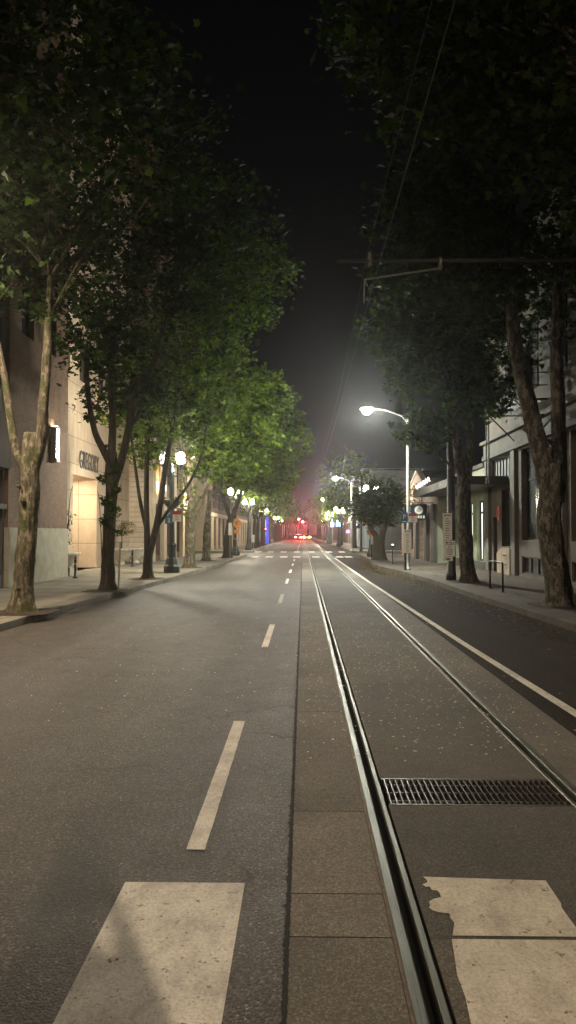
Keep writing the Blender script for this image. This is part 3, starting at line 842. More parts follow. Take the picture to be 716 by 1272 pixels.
for i, o in enumerate(wops):
    if o[3] > 2: F.window(t, *o, 3, (.665,), M['black'], M['curtain'] if i % 4 == 0 else M['glass_grey'], .3, .09)
    else: F.window(t, *o, 5, (), M['black'], M['glass'], .15, .05, 'basement_window')
for o in upo: F.window(t, *o, 2, (.5,), M['dark_wall'], M['glass_grey'], .25)
F.window(t, 32.3, 35.9, 4.25, 5.25, 7, (), M['black'], M['curtain'], .2, .09, 'transom_window')
F.window(t, 33.5 - .8, 34.1, 1.3, 3.75, 1, (.8,), M['door'], M['door'], .3, .1, 'door')
F.window(t, 34.9, 35.6, .15, 2.6, 1, (), M['door'], M['glass'], .25, .08, 'door')
mb = MB(); mb.add([F.p(u, v, w) for w in (.02, .20) for u, v in ((32.15, .15), (34.2, .15), (34.2, 1.0), (33.5, 1.22), (32.15, 1.22))], [(0, 1, 2, 3, 4), (9, 8, 7, 6, 5)] + [(i, (i + 1) % 5, 5 + (i + 1) % 5, 5 + i) for i in range(5)]); mb.build('stair_wall', M['stair_beige'], t, bevel=.02)
mb = MB()
for v in (.55, .95): mb.tube([F.p(32.6, v, .20), F.p(32.6, v, .30), F.p(32.95, v, .30)], .018, 6)
mb.build('stair_rail', M['black'], t)
mb = MB(); F.box(mb, 31.9 + .3, 32.6, 2.1, 3.5, .004, .03); mb.build('window_notice', M['curtain'], t)
mb = MB(); c = F.p(34.5, 2.75, .03)
mb.add([(c[0], c[1] + .23 * math.cos(a), c[2] + .33 * math.sin(a)) for a in np.linspace(0, 2 * PI, 20, endpoint=False)] + [(c[0] - .03, c[1] + .23 * math.cos(a), c[2] + .33 * math.sin(a)) for a in np.linspace(0, 2 * PI, 20, endpoint=False)],
       [tuple(range(20)), tuple(range(39, 19, -1))] + [(i, (i + 1) % 20, 20 + (i + 1) % 20, 20 + i) for i in range(20)])
pl = mb.build('round_sign', M['redplaque'], t)
MB().box(c[0] - .045, c[0] - .034, c[1] - .05, c[1] + .06, c[2] - .15, c[2] + .15).build('sign_mark', M['ink'], pl)
MB().box(XR + .3, XR + 12, 4.9, 36.9, 13.0, 13.2).build('roof', M['roofing'], t)
mb = MB(); F.box(mb, 4.9, 36.9, 13.21, 13.5, -.3, .2); mb.build('parapet', M['grey_wall'], t)
# fire escape (bolted to the building: a part)
fe = MB(); X0, X1, Y0, Y1, V = 7.55, 8.68, 27.6, 31.6, 6.65
fe.tube([(X0, Y0, V), (X0, Y1, V)], .035, 6); fe.tube([(X0, Y0, V + .95), (X0, Y1, V + .95)], .022, 6); fe.tube([(X0, Y0, V + .5), (X0, Y1, V + .5)], .014, 6)
for y in (Y0, Y1):
    for dz in (0, .95, .5): fe.tube([(X0, y, V + dz), (X1, y, V + dz)], .03 if dz == 0 else .02, 6)
for k in range(18): fe.tube([(X0, Y0 + k * (Y1 - Y0) / 17, V), (X0, Y0 + k * (Y1 - Y0) / 17, V + .95)], .010 if k % 4 else .02, 5)
for k in range(16): x = X0 + .04 + k * .07; fe.box(x, x + .015, Y0, Y1, V + .01, V + .03)
for y in (Y0 + .1, Y1 - .1): fe.tube([(X0, y, V), (X1, y, V - 1.15)], .028, 6)
ob = fe.build('fire_escape', M['black_pole'], t)
fl = MB()
for dx in (0, .5): fl.tube([(X0 + .15 + dx, Y1 - .4, V + .05), (X0 + .15 + dx, Y0 + .1, V + 2.7)], .03, 6)
for k in range(10):
    f_ = (k + .5) / 10; y = Y1 - .4 + (Y0 + .5 - Y1) * f_; z = V + .05 + 2.65 * f_; fl.box(X0 + .16, X0 + .64, y - .1, y + .1, z, z + .025)
fl.tube([(X0 + .15, Y1 - .4, V + .9), (X0 + .15, Y0 + .1, V + 3.55)], .022, 6)
fl.build('stair_flight', M['galv'], ob)
ld = MB()
for dy in (0, .42): ld.tube([(X0 - .05, Y1 - .25 + dy, 3.9), (X0 - .05, Y1 - .25 + dy, 9.4)], .028, 6)
for k in range(17): ld.tube([(X0 - .05, Y1 - .25, 4.1 + .31 * k), (X0 - .05, Y1 + .17, 4.1 + .31 * k)], .013, 5)
ld.build('drop_ladder', M['black_pole'], ob)

# low building with flat canopy and lit windows
t = thing('canopy_shop_building', 'low pale green shop with bright lit windows under a flat dark canopy', 'building', (XR, 36.95, .15))
F = RF(XR, 36.95)
ops = [(.55, 2.05, .5, 3.5), (2.9, 4.2, .5, 3.5), (5.0, 7.4, .5, 3.5)]
F.wall(MB(), 0, 8.0, .15, 5.05, ops, .35).build('wall', M['green_wall'], t)
for k, o in enumerate(ops):
    F.window(t, *o, 3, (.80,), M['black'], M['lit_green'] if k != 2 else M['glass_grey'], .25, .10)
mb = MB(); F.box(mb, -.0, 8, .15, .5, .003, .08); mb.build('plinth', M['grey_wall'], t)
mb = MB().box(6.45, 8.69, 33.0, 45.2, 4.0, 4.24); mb.build('canopy', M['black_pole'], t, bevel=.02)
mb = MB().box(6.40, 6.449, 32.96, 45.2, 3.94, 4.30).box(6.45, 8.69, 32.95, 32.999, 3.94, 4.30); mb.build('canopy_fascia', M['dark_wall'], t)
mb = MB(); F.box(mb, 0, 8, 5.06, 5.25, -.2, .12); mb.build('coping', M['grey_wall'], t)
# rolled white lettering along the canopy edge
mb = MB(); pts = []
for k in range(60):
    a = k * .62; pts.append((6.5, 44.8 - k * .085, 4.50 + .12 * math.sin(a) + .003 * k)); 
mb.tube(pts, .03, 6); mb.build('canopy_script', M['lit_white'], t)
MB().box(XR + .3, XR + 9, 36.95, 44.95, 4.9, 5.0).build('roof', M['roofing'], t)

# gabled vine-covered brick building
XG = 7.8
t = thing('gabled_building', 'small pink brick building with a peaked gable and dark doorways', 'building', (XG, 45.3, .15))
G = [(45.3, .15), (61.5, .15), (61.5, 4.3), (57.5, 4.9), (53.2, 6.1), (49.2, 4.7), (45.3, 4.5)]
ops = [(46.6, 47.7, .2, 3.2), (50.4, 51.9, .2, 3.2), (55.0, 57.0, .7, 3.0), (58.5, 60.4, .7, 3.0)]
F = RF(XG, 0)
F.wall(MB(), 45.3, 61.5, .15, 4.2, ops, .4).build('wall', M['vine_brick'], t)
gab = [(45.3, 4.205), (61.5, 4.205), (61.5, 4.35), (57.5, 4.9), (53.2, 6.15), (49.2, 4.8), (45.3, 4.6)]
mb = MB(); n = len(gab)
mb.add([(XG, y, z) for y, z in gab] + [(XG + .35, y, z) for y, z in gab], [tuple(range(n)), tuple(range(2 * n - 1, n - 1, -1))] + [(i, (i + 1) % n, n + (i + 1) % n, n + i) for i in range(n)])
mb.build('gable', M['vine_brick'], t)
mb = MB(); mb.tube([(XG - .04, 57.5, 4.97), (XG - .04, 53.2, 6.2), (XG - .04, 49.2, 4.88)], .06, 6); mb.build('gable_trim', M['galv'], t)
for k, o in enumerate(ops): F.window(t, *o, 1 if k < 2 else 2, (), M['black'], M['glass'] if k != 2 else M['lit_dim'], .35, .08, 'door' if k < 2 else 'window')
for y in (45.35, 48.0, 52.3):
    mb = MB(); F.box(mb, y, y + .9, .15, 3.6, .003, .22); mb.build('column', M['grey_wall'], t, bevel=.02)
MB().box(XG + .002, XR, 45.05, 45.28, .15, 4.4).build('side_wall', M['green_wall'], t)
rg_ = random.Random(4)
leaf_cloud('climbing_vine', M['pinkleaf'], [(XG - .08, rg_.uniform(49.5, 61), rg_.uniform(2.6, 5.2)) for _ in range(150)], 14, .13, t, 9, .16)
# square hanging sign with round emblem
t = thing('hanging_sign', 'square black hanging sign with a white disc emblem above the sidewalk', 'sign', (6.9, 46.4, 2.9))
MB().box(6.40, 7.40, 46.36, 46.44, 2.65, 3.62).build('panel', M['black'], t, bevel=.01)
mb = MB(); mb.tube([(6.9, 46.34, 3.27), (6.9, 46.358, 3.27)], .25, 24); disc = mb.build('emblem', M['white_sign'], t)
mb = MB(); mb.tube([(6.78, 46.33, 3.2), (6.9, 46.33, 3.37), (7.02, 46.33, 3.2)], .022, 6); mb.tube([(6.83, 46.33, 3.18), (6.97, 46.33, 3.18)], .016, 6); mb.build('emblem_mark', M['ink'], disc)
mb = MB()
for k, w in enumerate((.10, .06, .10, .08, .10)): mb.box(6.53 + k * .155, 6.53 + k * .155 + w, 46.345, 46.358, 2.78, 2.93)
mb.build('lettering', M['white_sign'], t)
MB().tube([(6.3, 46.4, 3.70), (7.8, 46.4, 3.70)], .025, 6).build('bracket', M['black'], t)
# blue round lit sign on the gabled wall
t = thing('blue_sign', 'small glowing blue arched sign on the wall of the gabled building', 'sign', (7.5, 54.5, 3.3))
mb = MB(); pp = [(-.28, 0), (.28, 0)] + [(.28 * math.cos(a), .45 + .28 * math.sin(a)) for a in np.linspace(0, PI, 10)]
mb.add([(7.3 + x, 54.45, 3.05 + z) for x, z in pp] + [(7.3 + x, 54.53, 3.05 + z) for x, z in pp], [tuple(range(12))[::-1], tuple(range(12, 24))] + [(i, (i + 1) % 12, 12 + (i + 1) % 12, 12 + i) for i in range(12)])
mb.build('lit_face', M['lit_cyan'], t); MB().tube([(7.3, 54.5, 3.02), (7.8, 54.5, 3.02)], .02, 6).build('bracket', M['black'], t)

# far buildings
def far_building(name, label, side, x, y0, y1, h, wallmat, gf, upm, trim, seed, bay=4.4, corner=None):
    t = thing(name, label, 'building', (x, y0, .15)); F = (LF if side < 0 else RF)(x, y0); L = y1 - y0; rr = random.Random(seed)
    nb = int(L / bay); w = L / nb; ops = []; up = []
    for k in range(nb):
        ops.append((k * w + .5, (k + 1) * w - .5, .5, 3.4))
        v = 4.6
        while v + 2.4 < h: up.append((k * w + .9, (k + 1) * w - .9, v, v + 1.9)); v += 3.2
    F.wall(MB(), 0, L, .15, h, ops + up, .3).build('wall', wallmat, t)
    for k, o in enumerate(ops): F.window(t, *o, 2, (.75,), M['black'], rr.choice(gf), .25, .1)
    for o in up[:60]: F.window(t, *o, 1, (.5,), M['black'], rr.choice(upm), .2, .08)
    mb = MB(); F.box(mb, 0, L, 3.7, 4.1, .003, .25); F.box(mb, 0, L, h + .002, h + .35, -.3, .3); mb.build('cornice', trim, t)
    for k in range(nb + 1):
        mb = MB(); u = min(L - .45, max(0, k * w - .22)); F.box(mb, u, u + .45, .15, 3.69, .003, .2); mb.build('pilaster', trim, t)
    s = -1 if side < 0 else 1
    MB().box(x + s * .3, x + s * 12, y0, y1, h - .3, h - .05).build('roof', M['roofing'], t)
    if corner:
        FC = CF(x if side > 0 else x - 10, y0 - .01); mb = MB(); FC.box(mb, 0, 10, .15, h, -.1, 0); mb.build('end_wall', corner, t)
    return t
GL, GG = M['glass'], M['glass_grey']
far_building('brick_building', 'brown building with bright beige corner pier and pinkish lit windows across the side street', -1, -9.8, 78, 141, 14, M['brick_brown'], [GL, GG, GL, M['lit_red'], M['lit_dim'], M['lit_pink']], [GL, GL, M['lit_dim']], M['beige_plain'], 3, 4.4, M['beige_plain'])
far_building('stone_building', 'pale far building behind trees on the left of the third block', -1, -9.6, 156, 220, 12, M['white_wall'], [GL, M['lit_warm'], M['lit_dim'], M['lit_red']], [GL, GL, M['lit_dim']], M['white_wall'], 4, 5.3)
far_building('brick_building', 'red brick building far down the left side past the traffic lights', -1, -9.6, 234, 299, 13, M['red_brick'], [GL, M['lit_warm'], M['lit_dim']], [GL, GL, M['lit_dim']], M['dark_wall'], 5, 5.4)
far_building('brick_building', 'dark corner building just past the side street behind the bushy tree', 1, 8.2, 79, 92.8, 7.5, M['dark_wall'], [GL], [GL], M['dark_wall'], 16, 4.6, M['dark_wall'])
far_building('blue_building', 'light blue building with a dark awning on the right beyond the side street', 1, 7.6, 93, 108, 7.6, M['blue_wall'], [GL, GG, M['lit_dim']], [GL, M['lit_dim']], M['white_wall'], 6, 4.8, M['blue_wall'])
far_building('stone_building', 'cream building with lit shop fronts behind the blue shop signs', 1, 8.2, 108.2, 141, 11, M['white_wall'], [M['lit_warm'], M['lit_dim'], M['lit_pink'], GL], [GL, GL, M['lit_dim']], M['dark_wall'], 7, 4.6)
far_building('brick_building', 'red brick building with warm shop fronts on the right of the third block', 1, 8.4, 156, 220, 12, M['red_brick'], [M['lit_warm'], M['lit_dim'], GL], [GL, GL, M['lit_dim']], M['dark_wall'], 8, 5.3)
far_building('stone_building', 'grey building farthest down the right side of the street', 1, 8.4, 234, 299, 14, M['grey_wall'], [M['lit_warm'], M['lit_dim'], GL], [GL, GL, M['lit_dim']], M['dark_wall'], 9, 5.4)
t = thing('awning', 'black sloping awning over the door of the light blue building', 'awning', (7.6, 101, 3))
MB().add([(6.6, 99.6, 2.7), (6.6, 102.4, 2.7), (8.15, 102.4, 3.9), (8.15, 99.6, 3.9), (6.6, 99.6, 2.5), (6.6, 102.4, 2.5), (8.15, 99.6, 2.6), (8.15, 102.4, 2.6)],
         [(0, 1, 2, 3), (0, 4, 5, 1), (0, 3, 6, 4), (1, 5, 7, 2), (4, 6, 7, 5)]).build('canvas', M['black'], t)
MB().box(6.58, 6.60, 99.6, 102.4, 2.35, 2.52).build('valance', M['black'], t)
def lit_sign(x, y, z, w, h, mat, label, nm='lit_sign'):
    t = thing(nm, label, 'sign', (x, y, z))
    MB().box(x - w / 2 - .05, x + w / 2 + .05, y, y + .15, z - h / 2 - .05, z + h / 2 + .05).build('sign_case', M['black'], t)
    MB().box(x - w / 2, x + w / 2, y - .02, y - .002, z - h / 2, z + h / 2).build('sign_face', mat, t)
    MB().tube([(x, y + .08, z + h / 2 + .1), (8.19, y + .08, z + h / 2 + .1)], .03, 6).build('bracket', M['black'], t)
lit_sign(6.1, 132, 3.6, .8, 1.0, M['lit_blue'], 'larger glowing pale blue shop sign on the far right sidewalk')
lit_sign(5.1, 139, 3.5, .7, .8, M['lit_blue'], 'smaller glowing pale blue shop sign left of the larger one')
lit_sign(6.7, 116, 2.2, .6, .5, M['lit_pink'], 'small pink glowing shop sign low beside the blue signs')

# ------------------------------------------------------------------ trees
def wander(p0, p1, n, amp, rng):
    p0, p1 = Vector(p0), Vector(p1); out = [p0]
    for i in range(1, n):
        f = i / n; out.append(p0.lerp(p1, f) + Vector((rng.uniform(-1, 1), rng.uniform(-1, 1), rng.uniform(-.4, .4))) * amp)
    out.append(p1); return out
def smooth(pts, rad, sub=6):
    P = [Vector(p) for p in pts]; out = []; rr = []
    for i in range(len(P) - 1):
        a = P[max(0, i - 1)]; b = P[i]; c = P[i + 1]; d = P[min(len(P) - 1, i + 2)]
        for k in range(sub):
            t = k / sub; t2, t3 = t * t, t * t * t
            out.append(.5 * ((2 * b) + (c - a) * t + (2 * a - 5 * b + 4 * c - d) * t2 + (3 * b - a - 3 * c + d) * t3)); rr.append(rad[i] + (rad[i + 1] - rad[i]) * t)
    out.append(P[-1]); rr.append(rad[-1]); return out, rr
def tree(label, base, stems, ells, leaves, lsize, barkm, leafm, seed, cat='tree', group='street trees', maple=True, clump=26, nbr=26, spread=.34, pitted=True, name='street_tree', flare=1.5, knots=0, ivy=None, off_crown=False):
    """stems: list of (points, radii), world coordinates; ells: crown lobes (centre, radii, weight)"""
    rng = random.Random(seed)
    t = thing(name, label, cat, base, 0, group)
    if pitted: pit(base[0], base[1])
    mb = MB()
    for i, (pts, rad) in enumerate(stems):
        P, Q = smooth(pts, rad, 12 if base[1] < 40 else 6)
        if i == 0:
            z0 = P[0].z; Q = [q * (1 + (flare - 1) * math.exp(-(p.z - z0) / .16)) for p, q in zip(P, Q)]
            mb.tube(P, Q, 40 if base[1] < 40 else 16, wob=.03, rng=rng, relief=.022)
        else: mb.tube(P, Q, 18 if base[1] < 40 else 10, wob=.04, rng=rng)
    for k in range(knots):
        pts, rad = stems[rng.randrange(min(2, len(stems)))]; i = rng.randrange(1, len(pts)); p = Vector(pts[i]).lerp(Vector(pts[i - 1]), rng.random())
        a = rng.uniform(0, 6.28); d = Vector((math.cos(a), math.sin(a), .3)); mb.tube([p, p + d * (rad[i] + .03), p + d * (rad[i] + .10)], [.07, .055, .03], 8)
    # clump centres
    W = [e[2] for e in ells]; cl = []
    for _ in range(max(1, leaves // clump)):
        c, r, w = rng.choices(ells, W)[0]
        while True:
            v = Vector((rng.gauss(0, 1), rng.gauss(0, 1), rng.gauss(0, 1)))
            if v.length > .1: break
        v = v.normalized() * (rng.uniform(.15, 1) ** .45)
        cl.append((c[0] + v.x * r[0], c[1] + v.y * r[1], c[2] + v.z * r[2]))
    tips = [(Vector(pts[-1]), rad[-1]) for pts, rad in stems[1:] or stems] ; mids = [(Vector(pts[-2]).lerp(Vector(pts[-1]), .5), rad[-1] * 1.1) for pts, rad in stems[1:] or stems]
    for _ in range(nbr):
        c = Vector(rng.choice(cl)); src, r0 = min(tips + mids, key=lambda q: (q[0] - c).length * rng.uniform(.7, 1.3) + (3 if q[0].z > c.z + 1 else 0))
        P = wander(src, c, 4, (c - src).length * .06, rng); P[1].z += .15 * (c - src).length * .5
        P, Q = smooth(P, [r0 * .55, r0 * .42, r0 * .28, r0 * .18, .012], 3); mb.tube(P, Q, 6, cap=False)
        for _k in range(2):
            j = rng.randrange(len(P) // 2, len(P)); e = P[j] + Vector((rng.uniform(-1, 1), rng.uniform(-1, 1), rng.uniform(-.5, .8))) * .8
            mb.tube([P[j], (P[j] + e) / 2 + Vector((0, 0, .08)), e], [Q[j] * .6, Q[j] * .4, .006], 5, cap=False)
            cl.append(tuple(e))
    mb.build('trunk', barkm, t, True)
    leaf_cloud('crown', leafm, cl, clump, lsize, t, seed, spread, maple)
    if ivy: leaf_cloud('ivy', M['ivy'], ivy, 22, .10, t, seed + 5, .10, True)
    return t

# left row
g_l = 'street trees along the left curb'
X, Y = -6.07, 16.7
tree('mottled mossy tree forking low, closest on the left sidewalk', (X, Y, .15),
     [([(X - .03, Y, .1), (X, Y, .8), (X + .08, Y, 2.0), (X + .13, Y, 2.8), (X + .12, Y, 3.4), (X + .15, Y + .05, 4.05)], [.235, .215, .20, .205, .20, .15]),
      ([(X + .12, Y, 3.1), (X - .15, Y, 3.6), (X - .38, Y + .1, 4.5), (X - .55, Y + .2, 5.4), (X - .9, Y + .3, 6.8)], [.12, .10, .085, .075, .05]),
      ([(X + .14, Y, 3.1), (X + .36, Y, 3.9), (X + .44, Y - .1, 4.7), (X + .50, Y - .1, 5.6), (X + .6, Y - .2, 7.4)], [.15, .125, .11, .10, .06])],
     [((X + .2, Y - .3, 9.0), (2.5, 2.6, 2.5), 4), ((X + 1.0, Y + .5, 6.5), (.7, .8, .8), .35), ((X - 1.2, Y, 8.6), (1.3, 1.3, 1.2), 1), ((X + 2.6, Y, 10.2), (1.9, 2.2, 1.6), 1.6)],
     8000, .135, M['bark_l'], M['leaf_shaded'], 21, group=g_l, knots=5)
X, Y = -5.85, 23.0; s = .0239
tree('dark forked tree with ivy up its trunk before the lit doorway', (X, Y, .15),
     [([(X, Y, .1), (X + .03, Y, .9), (X + .05, Y, 1.8), (X + .10, Y, 2.8), (X + .13, Y, 3.6), (X + .10, Y, 4.3)], [.21, .185, .18, .17, .18, .15]),
      ([(X + .10, Y, 3.9), (X - .18, Y, 4.45), (X - .42, Y, 5.0), (X - .62, Y, 6.2), (X - .72, Y + .2, 7.6)], [.12, .105, .09, .075, .05]),
      ([(X + .10, Y, 4.0), (X + .14, Y, 5.4), (X + .05, Y, 6.6), (X + .2, Y + .2, 8.2)], [.13, .105, .09, .05]),
      ([(X + .16, Y, 3.3), (X + .40, Y, 4.0), (X + .62, Y, 5.0), (X + .80, Y, 6.0), (X + 1.35, Y, 7.0), (X + 1.7, Y + .2, 8.4)], [.13, .12, .11, .10, .08, .05]),
      ([(X + .62, Y, 5.0), (X + .95, Y + .2, 5.7), (X + 1.0, Y + .4, 7.5)], [.07, .06, .03])],
     [((X + .6, Y, 9.6), (2.9, 2.9, 2.6), 4), ((X + .7, Y + .4, 7.0), (1.7, 1.5, 1.0), .8), ((X - .4, Y + .3, 5.9), (.8, .7, .6), .25), ((X + .9, Y + .6, 6.0), (.9, .7, .8), .3), ((X + 2.9, Y + .3, 11.2), (2.2, 2.4, 2.0), 2)],
     9500, .15, M['bark_d'], M['leaf_shaded'], 22, group=g_l, knots=4,
     ivy=[(X + .12 + .2 * math.cos(a), Y - .12 - .08 * abs(math.sin(a * 2)), z) for a, z in zip(np.linspace(0, 20, 34), np.linspace(1.9, 3.9, 34))])
X, Y = -5.9, 29.2
tree('slim tree with three dark stems rising from near the ground beside the green lamp post', (X, Y, .15),
     [([(X, Y, .1), (X + .01, Y, .7), (X + .06, Y, 1.35)], [.20, .18, .17]),
      ([(X + .0, Y, 1.1), (X - .03, Y, 2.4), (X - .05, Y, 3.6), (X - .02, Y, 5.0), (X + .1, Y, 7.0)], [.13, .11, .10, .09, .05]),
      ([(X + .08, Y, 1.1), (X + .35, Y, 2.2), (X + .52, Y, 3.2), (X + .68, Y, 4.4), (X + 1.0, Y, 6.4), (X + 1.1, Y, 7.8)], [.14, .125, .11, .10, .07, .05]),
      ([(X - .03, Y, 2.0), (X - .25, Y, 2.9), (X - .45, Y, 4.2), (X - .7, Y, 6.0)], [.08, .07, .06, .04]),
      ([(X + .30, Y, 2.0), (X + .9, Y + .1, 2.9), (X + 1.5, Y + .2, 3.7), (X + 2.0, Y + .4, 4.9), (X + 2.2, Y + .6, 6.4)], [.07, .06, .055, .05, .03])],
     [((X + 1.0, Y + .5, 8.4), (3.2, 3.0, 2.6), 4), ((X + 1.1, Y + .2, 6.2), (2.2, 1.8, 1.2), 1.4), ((X - .2, Y, 5.0), (.9, .8, .5), .2), ((X + 1.25, Y + 1.5, 4.0), (.35, .5, .8), .08), ((X + 3.3, Y + .3, 11.6), (2.4, 2.4, 2.1), 2)],
     12500, .17, M['bark_d'], M['leaf'], 23, group=g_l)
X, Y = -5.7, 38.6
tree('pale mottled tree just beyond the green lamp post with a sprig on its trunk', (X, Y, .15),
     [([(X, Y, .1), (X + .05, Y, 1.5), (X + .10, Y, 3.0), (X + .2, Y, 4.4)], [.26, .23, .21, .16]),
      ([(X + .15, Y, 3.2), (X + .9, Y, 4.3), (X + 1.3, Y, 5.8), (X + 1.8, Y, 7.2)], [.13, .11, .09, .05]),
      ([(X + .1, Y, 3.4), (X - .3, Y, 5.0), (X - .2, Y, 7.2)], [.12, .10, .05]),
      ([(X + .2, Y, 2.4), (X + .6, Y + .2, 3.2), (X + .75, Y + .3, 4.2), (X + .9, Y, 6.0)], [.08, .07, .06, .04])],
     [((X + 1.7, Y + .5, 8.0), (3.6, 3.4, 2.9), 4), ((X + 2.0, Y - .3, 5.4), (2.1, 1.8, 1.0), 1.2), ((X + .05, Y - .2, 3.3), (.35, .2, .55), .06)],
     10500, .20, M['bark_l'], M['leaf'], 24, group=g_l, clump=22)
X, Y = -6.1, 48.5
tree('pale straight tree in front of the bright corner pier', (X, Y, .15),
     [([(X, Y, .1), (X + .05, Y, 2.0), (X + .25, Y, 4.5)], [.25, .21, .15]), ([(X + .2, Y, 4.0), (X + .9, Y, 5.6), (X + 1.6, Y, 7.5)], [.13, .10, .05]), ([(X + .2, Y, 4.0), (X - .3, Y, 6), (X, Y, 8)], [.12, .09, .05])],
     [((X + 2.2, Y + .5, 8.2), (3.6, 3.4, 3.6), 4), ((X + 2.5, Y, 5.8), (1.9, 2, 1.2), 1)],
     9000, .23, M['bark_l'], M['leaf'], 25, group=g_l, clump=22)
X, Y = -5.4, 55.0
tree('dark leaning tree at the end of the block before the orange sign', (X, Y, .15),
     [([(X, Y, .1), (X + .05, Y, 1.8), (X + .3, Y, 3.2)], [.30, .26, .22]), ([(X + .3, Y, 2.9), (X + .9, Y, 4.6), (X + 1.5, Y, 7.5)], [.17, .14, .06]), ([(X + .2, Y, 2.9), (X - .4, Y, 5), (X - .3, Y, 8)], [.15, .11, .05])],
     [((X + 2.3, Y + 1, 8.5), (3.7, 3.6, 3.8), 4), ((X + 3.2, Y + .5, 5.8), (1.7, 2, 1.2), .9)],
     9000, .25, M['bark_d'], M['leaf'], 26, group=g_l, clump=22)
tree('unseen-trunk leafy tree overhanging the upper left corner', (-6.1, 9.6, .15),
     [([(-6.1, 9.6, .1), (-6.1, 9.6, 2), (-6.0, 9.6, 3.6)], [.25, .22, .18]), ([(-6.0, 9.6, 3.4), (-5.4, 9.8, 5.4), (-4.8, 10, 7.6)], [.14, .11, .06]), ([(-6.0, 9.6, 3.4), (-6.6, 9.4, 5.5), (-6.8, 9.5, 8)], [.14, .11, .06])],
     [((-5.2, 10.2, 9.3), (3.0, 3.0, 2.2), 4), ((-3.6, 10.8, 8.6), (1.8, 2, 1.3), 1.4)],
     6500, .14, M['bark_l'], M['leaf_shaded'], 27, group=g_l)
# right row
g_r = 'street trees along the right curb'
X, Y = 6.0, 18.4
tree('thick tree with peeling bark and two tall trunks, closest on the right sidewalk', (X, Y, .15),
     [([(X + .03, Y, .1), (X, Y, .7), (X - .12, Y, 1.5), (X - .20, Y, 2.2), (X - .14, Y, 3.0), (X - .10, Y, 3.5)], [.33, .30, .29, .27, .27, .22]),
      ([(X - .16, Y, 2.8), (X - .36, Y, 3.7), (X - .62, Y, 4.8), (X - .90, Y, 6.1), (X - 1.05, Y, 7.6), (X - 1.0, Y, 9.5)], [.24, .215, .20, .17, .14, .08]),
      ([(X - .02, Y, 2.6), (X + .05, Y, 3.5), (X + .05, Y, 4.8), (X + .02, Y, 6.1), (X + .1, Y, 7.9), (X + .3, Y, 9.6)], [.20, .18, .165, .15, .12, .07]),
      ([(X - .1, Y, 4.0), (X - .5, Y - .3, 4.15), (X - .3, Y - .6, 4.5)], [.04, .03, .01])],
     [((X - .6, Y, 10.0), (3.4, 3.2, 2.6), 4), ((X - 2.2, Y - .5, 8.2), (1.9, 1.9, 1.2), 1.3), ((X + .9, Y, 7.4), (1.3, 1.6, 1.0), .7), ((X - 2.8, Y + .6, 9.5), (1.8, 2, 1.6), 1)],
     9500, .16, M['bark_r'], M['leaf_shaded'], 31, group=g_r, knots=9, flare=1.45)
X, Y = 5.85, 27.6
tree('tall twin stemmed tree directly behind the black pole with notices', (X, Y, .15),
     [([(X, Y, .1), (X - .05, Y, 1.0), (X - .14, Y, 2.5), (X - .12, Y, 4.2)], [.27, .25, .24, .22]),
      ([(X - .18, Y, 3.6), (X - .40, Y, 5.4), (X - .45, Y, 8)], [.17, .15, .08]), ([(X - .02, Y, 3.6), (X + .1, Y, 5.4), (X + .15, Y, 8.4)], [.15, .13, .07]),
      ([(X - .3, Y, 4.1), (X - 1.2, Y, 4.7), (X - 2.2, Y, 5.5)], [.06, .05, .03])],
     [((X - .6, Y, 9.4), (3.3, 3.2, 3.0), 4), ((X - 1.5, Y, 5.6), (.9, 1.4, .6), .6), ((X - 1.6, Y + .5, 8.4), (1.6, 2, 1.3), .8), ((X + .4, Y, 7.2), (1.7, 1.6, 1.2), 1)],
     11000, .19, M['bark_r'], M['leaf_shaded'], 32, group=g_r, clump=24, flare=1.4)
tree('near leafy tree filling the upper right of the picture, its trunk outside the frame', (6.3, 10.2, .15),
     [([(6.3, 10.2, .1), (6.3, 10.2, 2), (6.2, 10.2, 4.2)], [.3, .26, .22]), ([(6.2, 10.2, 3.9), (5.3, 10.4, 6.0), (4.2, 10.6, 7.8)], [.17, .13, .07]), ([(6.2, 10.2, 3.9), (6.8, 10, 6), (7, 10, 8.5)], [.16, .12, .06])],
     [((4.4, 10.9, 9.2), (3.0, 3.0, 2.1), 4), ((2.3, 11.4, 9.1), (1.7, 2.2, 1.3), 1.6), ((5.4, 11.4, 7.2), (1.7, 1.7, .9), 1), ((1.2, 11.6, 10.3), (1.0, 1.8, .9), .7)],
     9500, .15, M['bark_r'], M['leaf_shaded'], 33, group=g_r)
X, Y = 4.95, 50.5
tree('low bushy tree with a very thick trunk past the puddle', (X, Y, .15),
     [([(X, Y, .1), (X - .03, Y, .9), (X, Y, 1.7)], [.44, .38, .36]), ([(X - .1, Y, 1.5), (X - .7, Y, 2.6), (X - 1.0, Y, 4)], [.2, .14, .06]), ([(X + .1, Y, 1.5), (X + .5, Y, 2.8), (X + .7, Y, 4.2)], [.2, .14, .06])],
     [((X + .2, Y, 3.6), (1.9, 1.9, 1.3), 3), ((X - .8, Y, 3.5), (1.2, 1.4, 1.0), 1), ((X + .3, Y, 4.7), (1.3, 1.4, .8), .8)],
     5500, .17, M['bark_d'], M['leaf_shaded'], 34, group=g_r, maple=True, clump=22, flare=1.3)
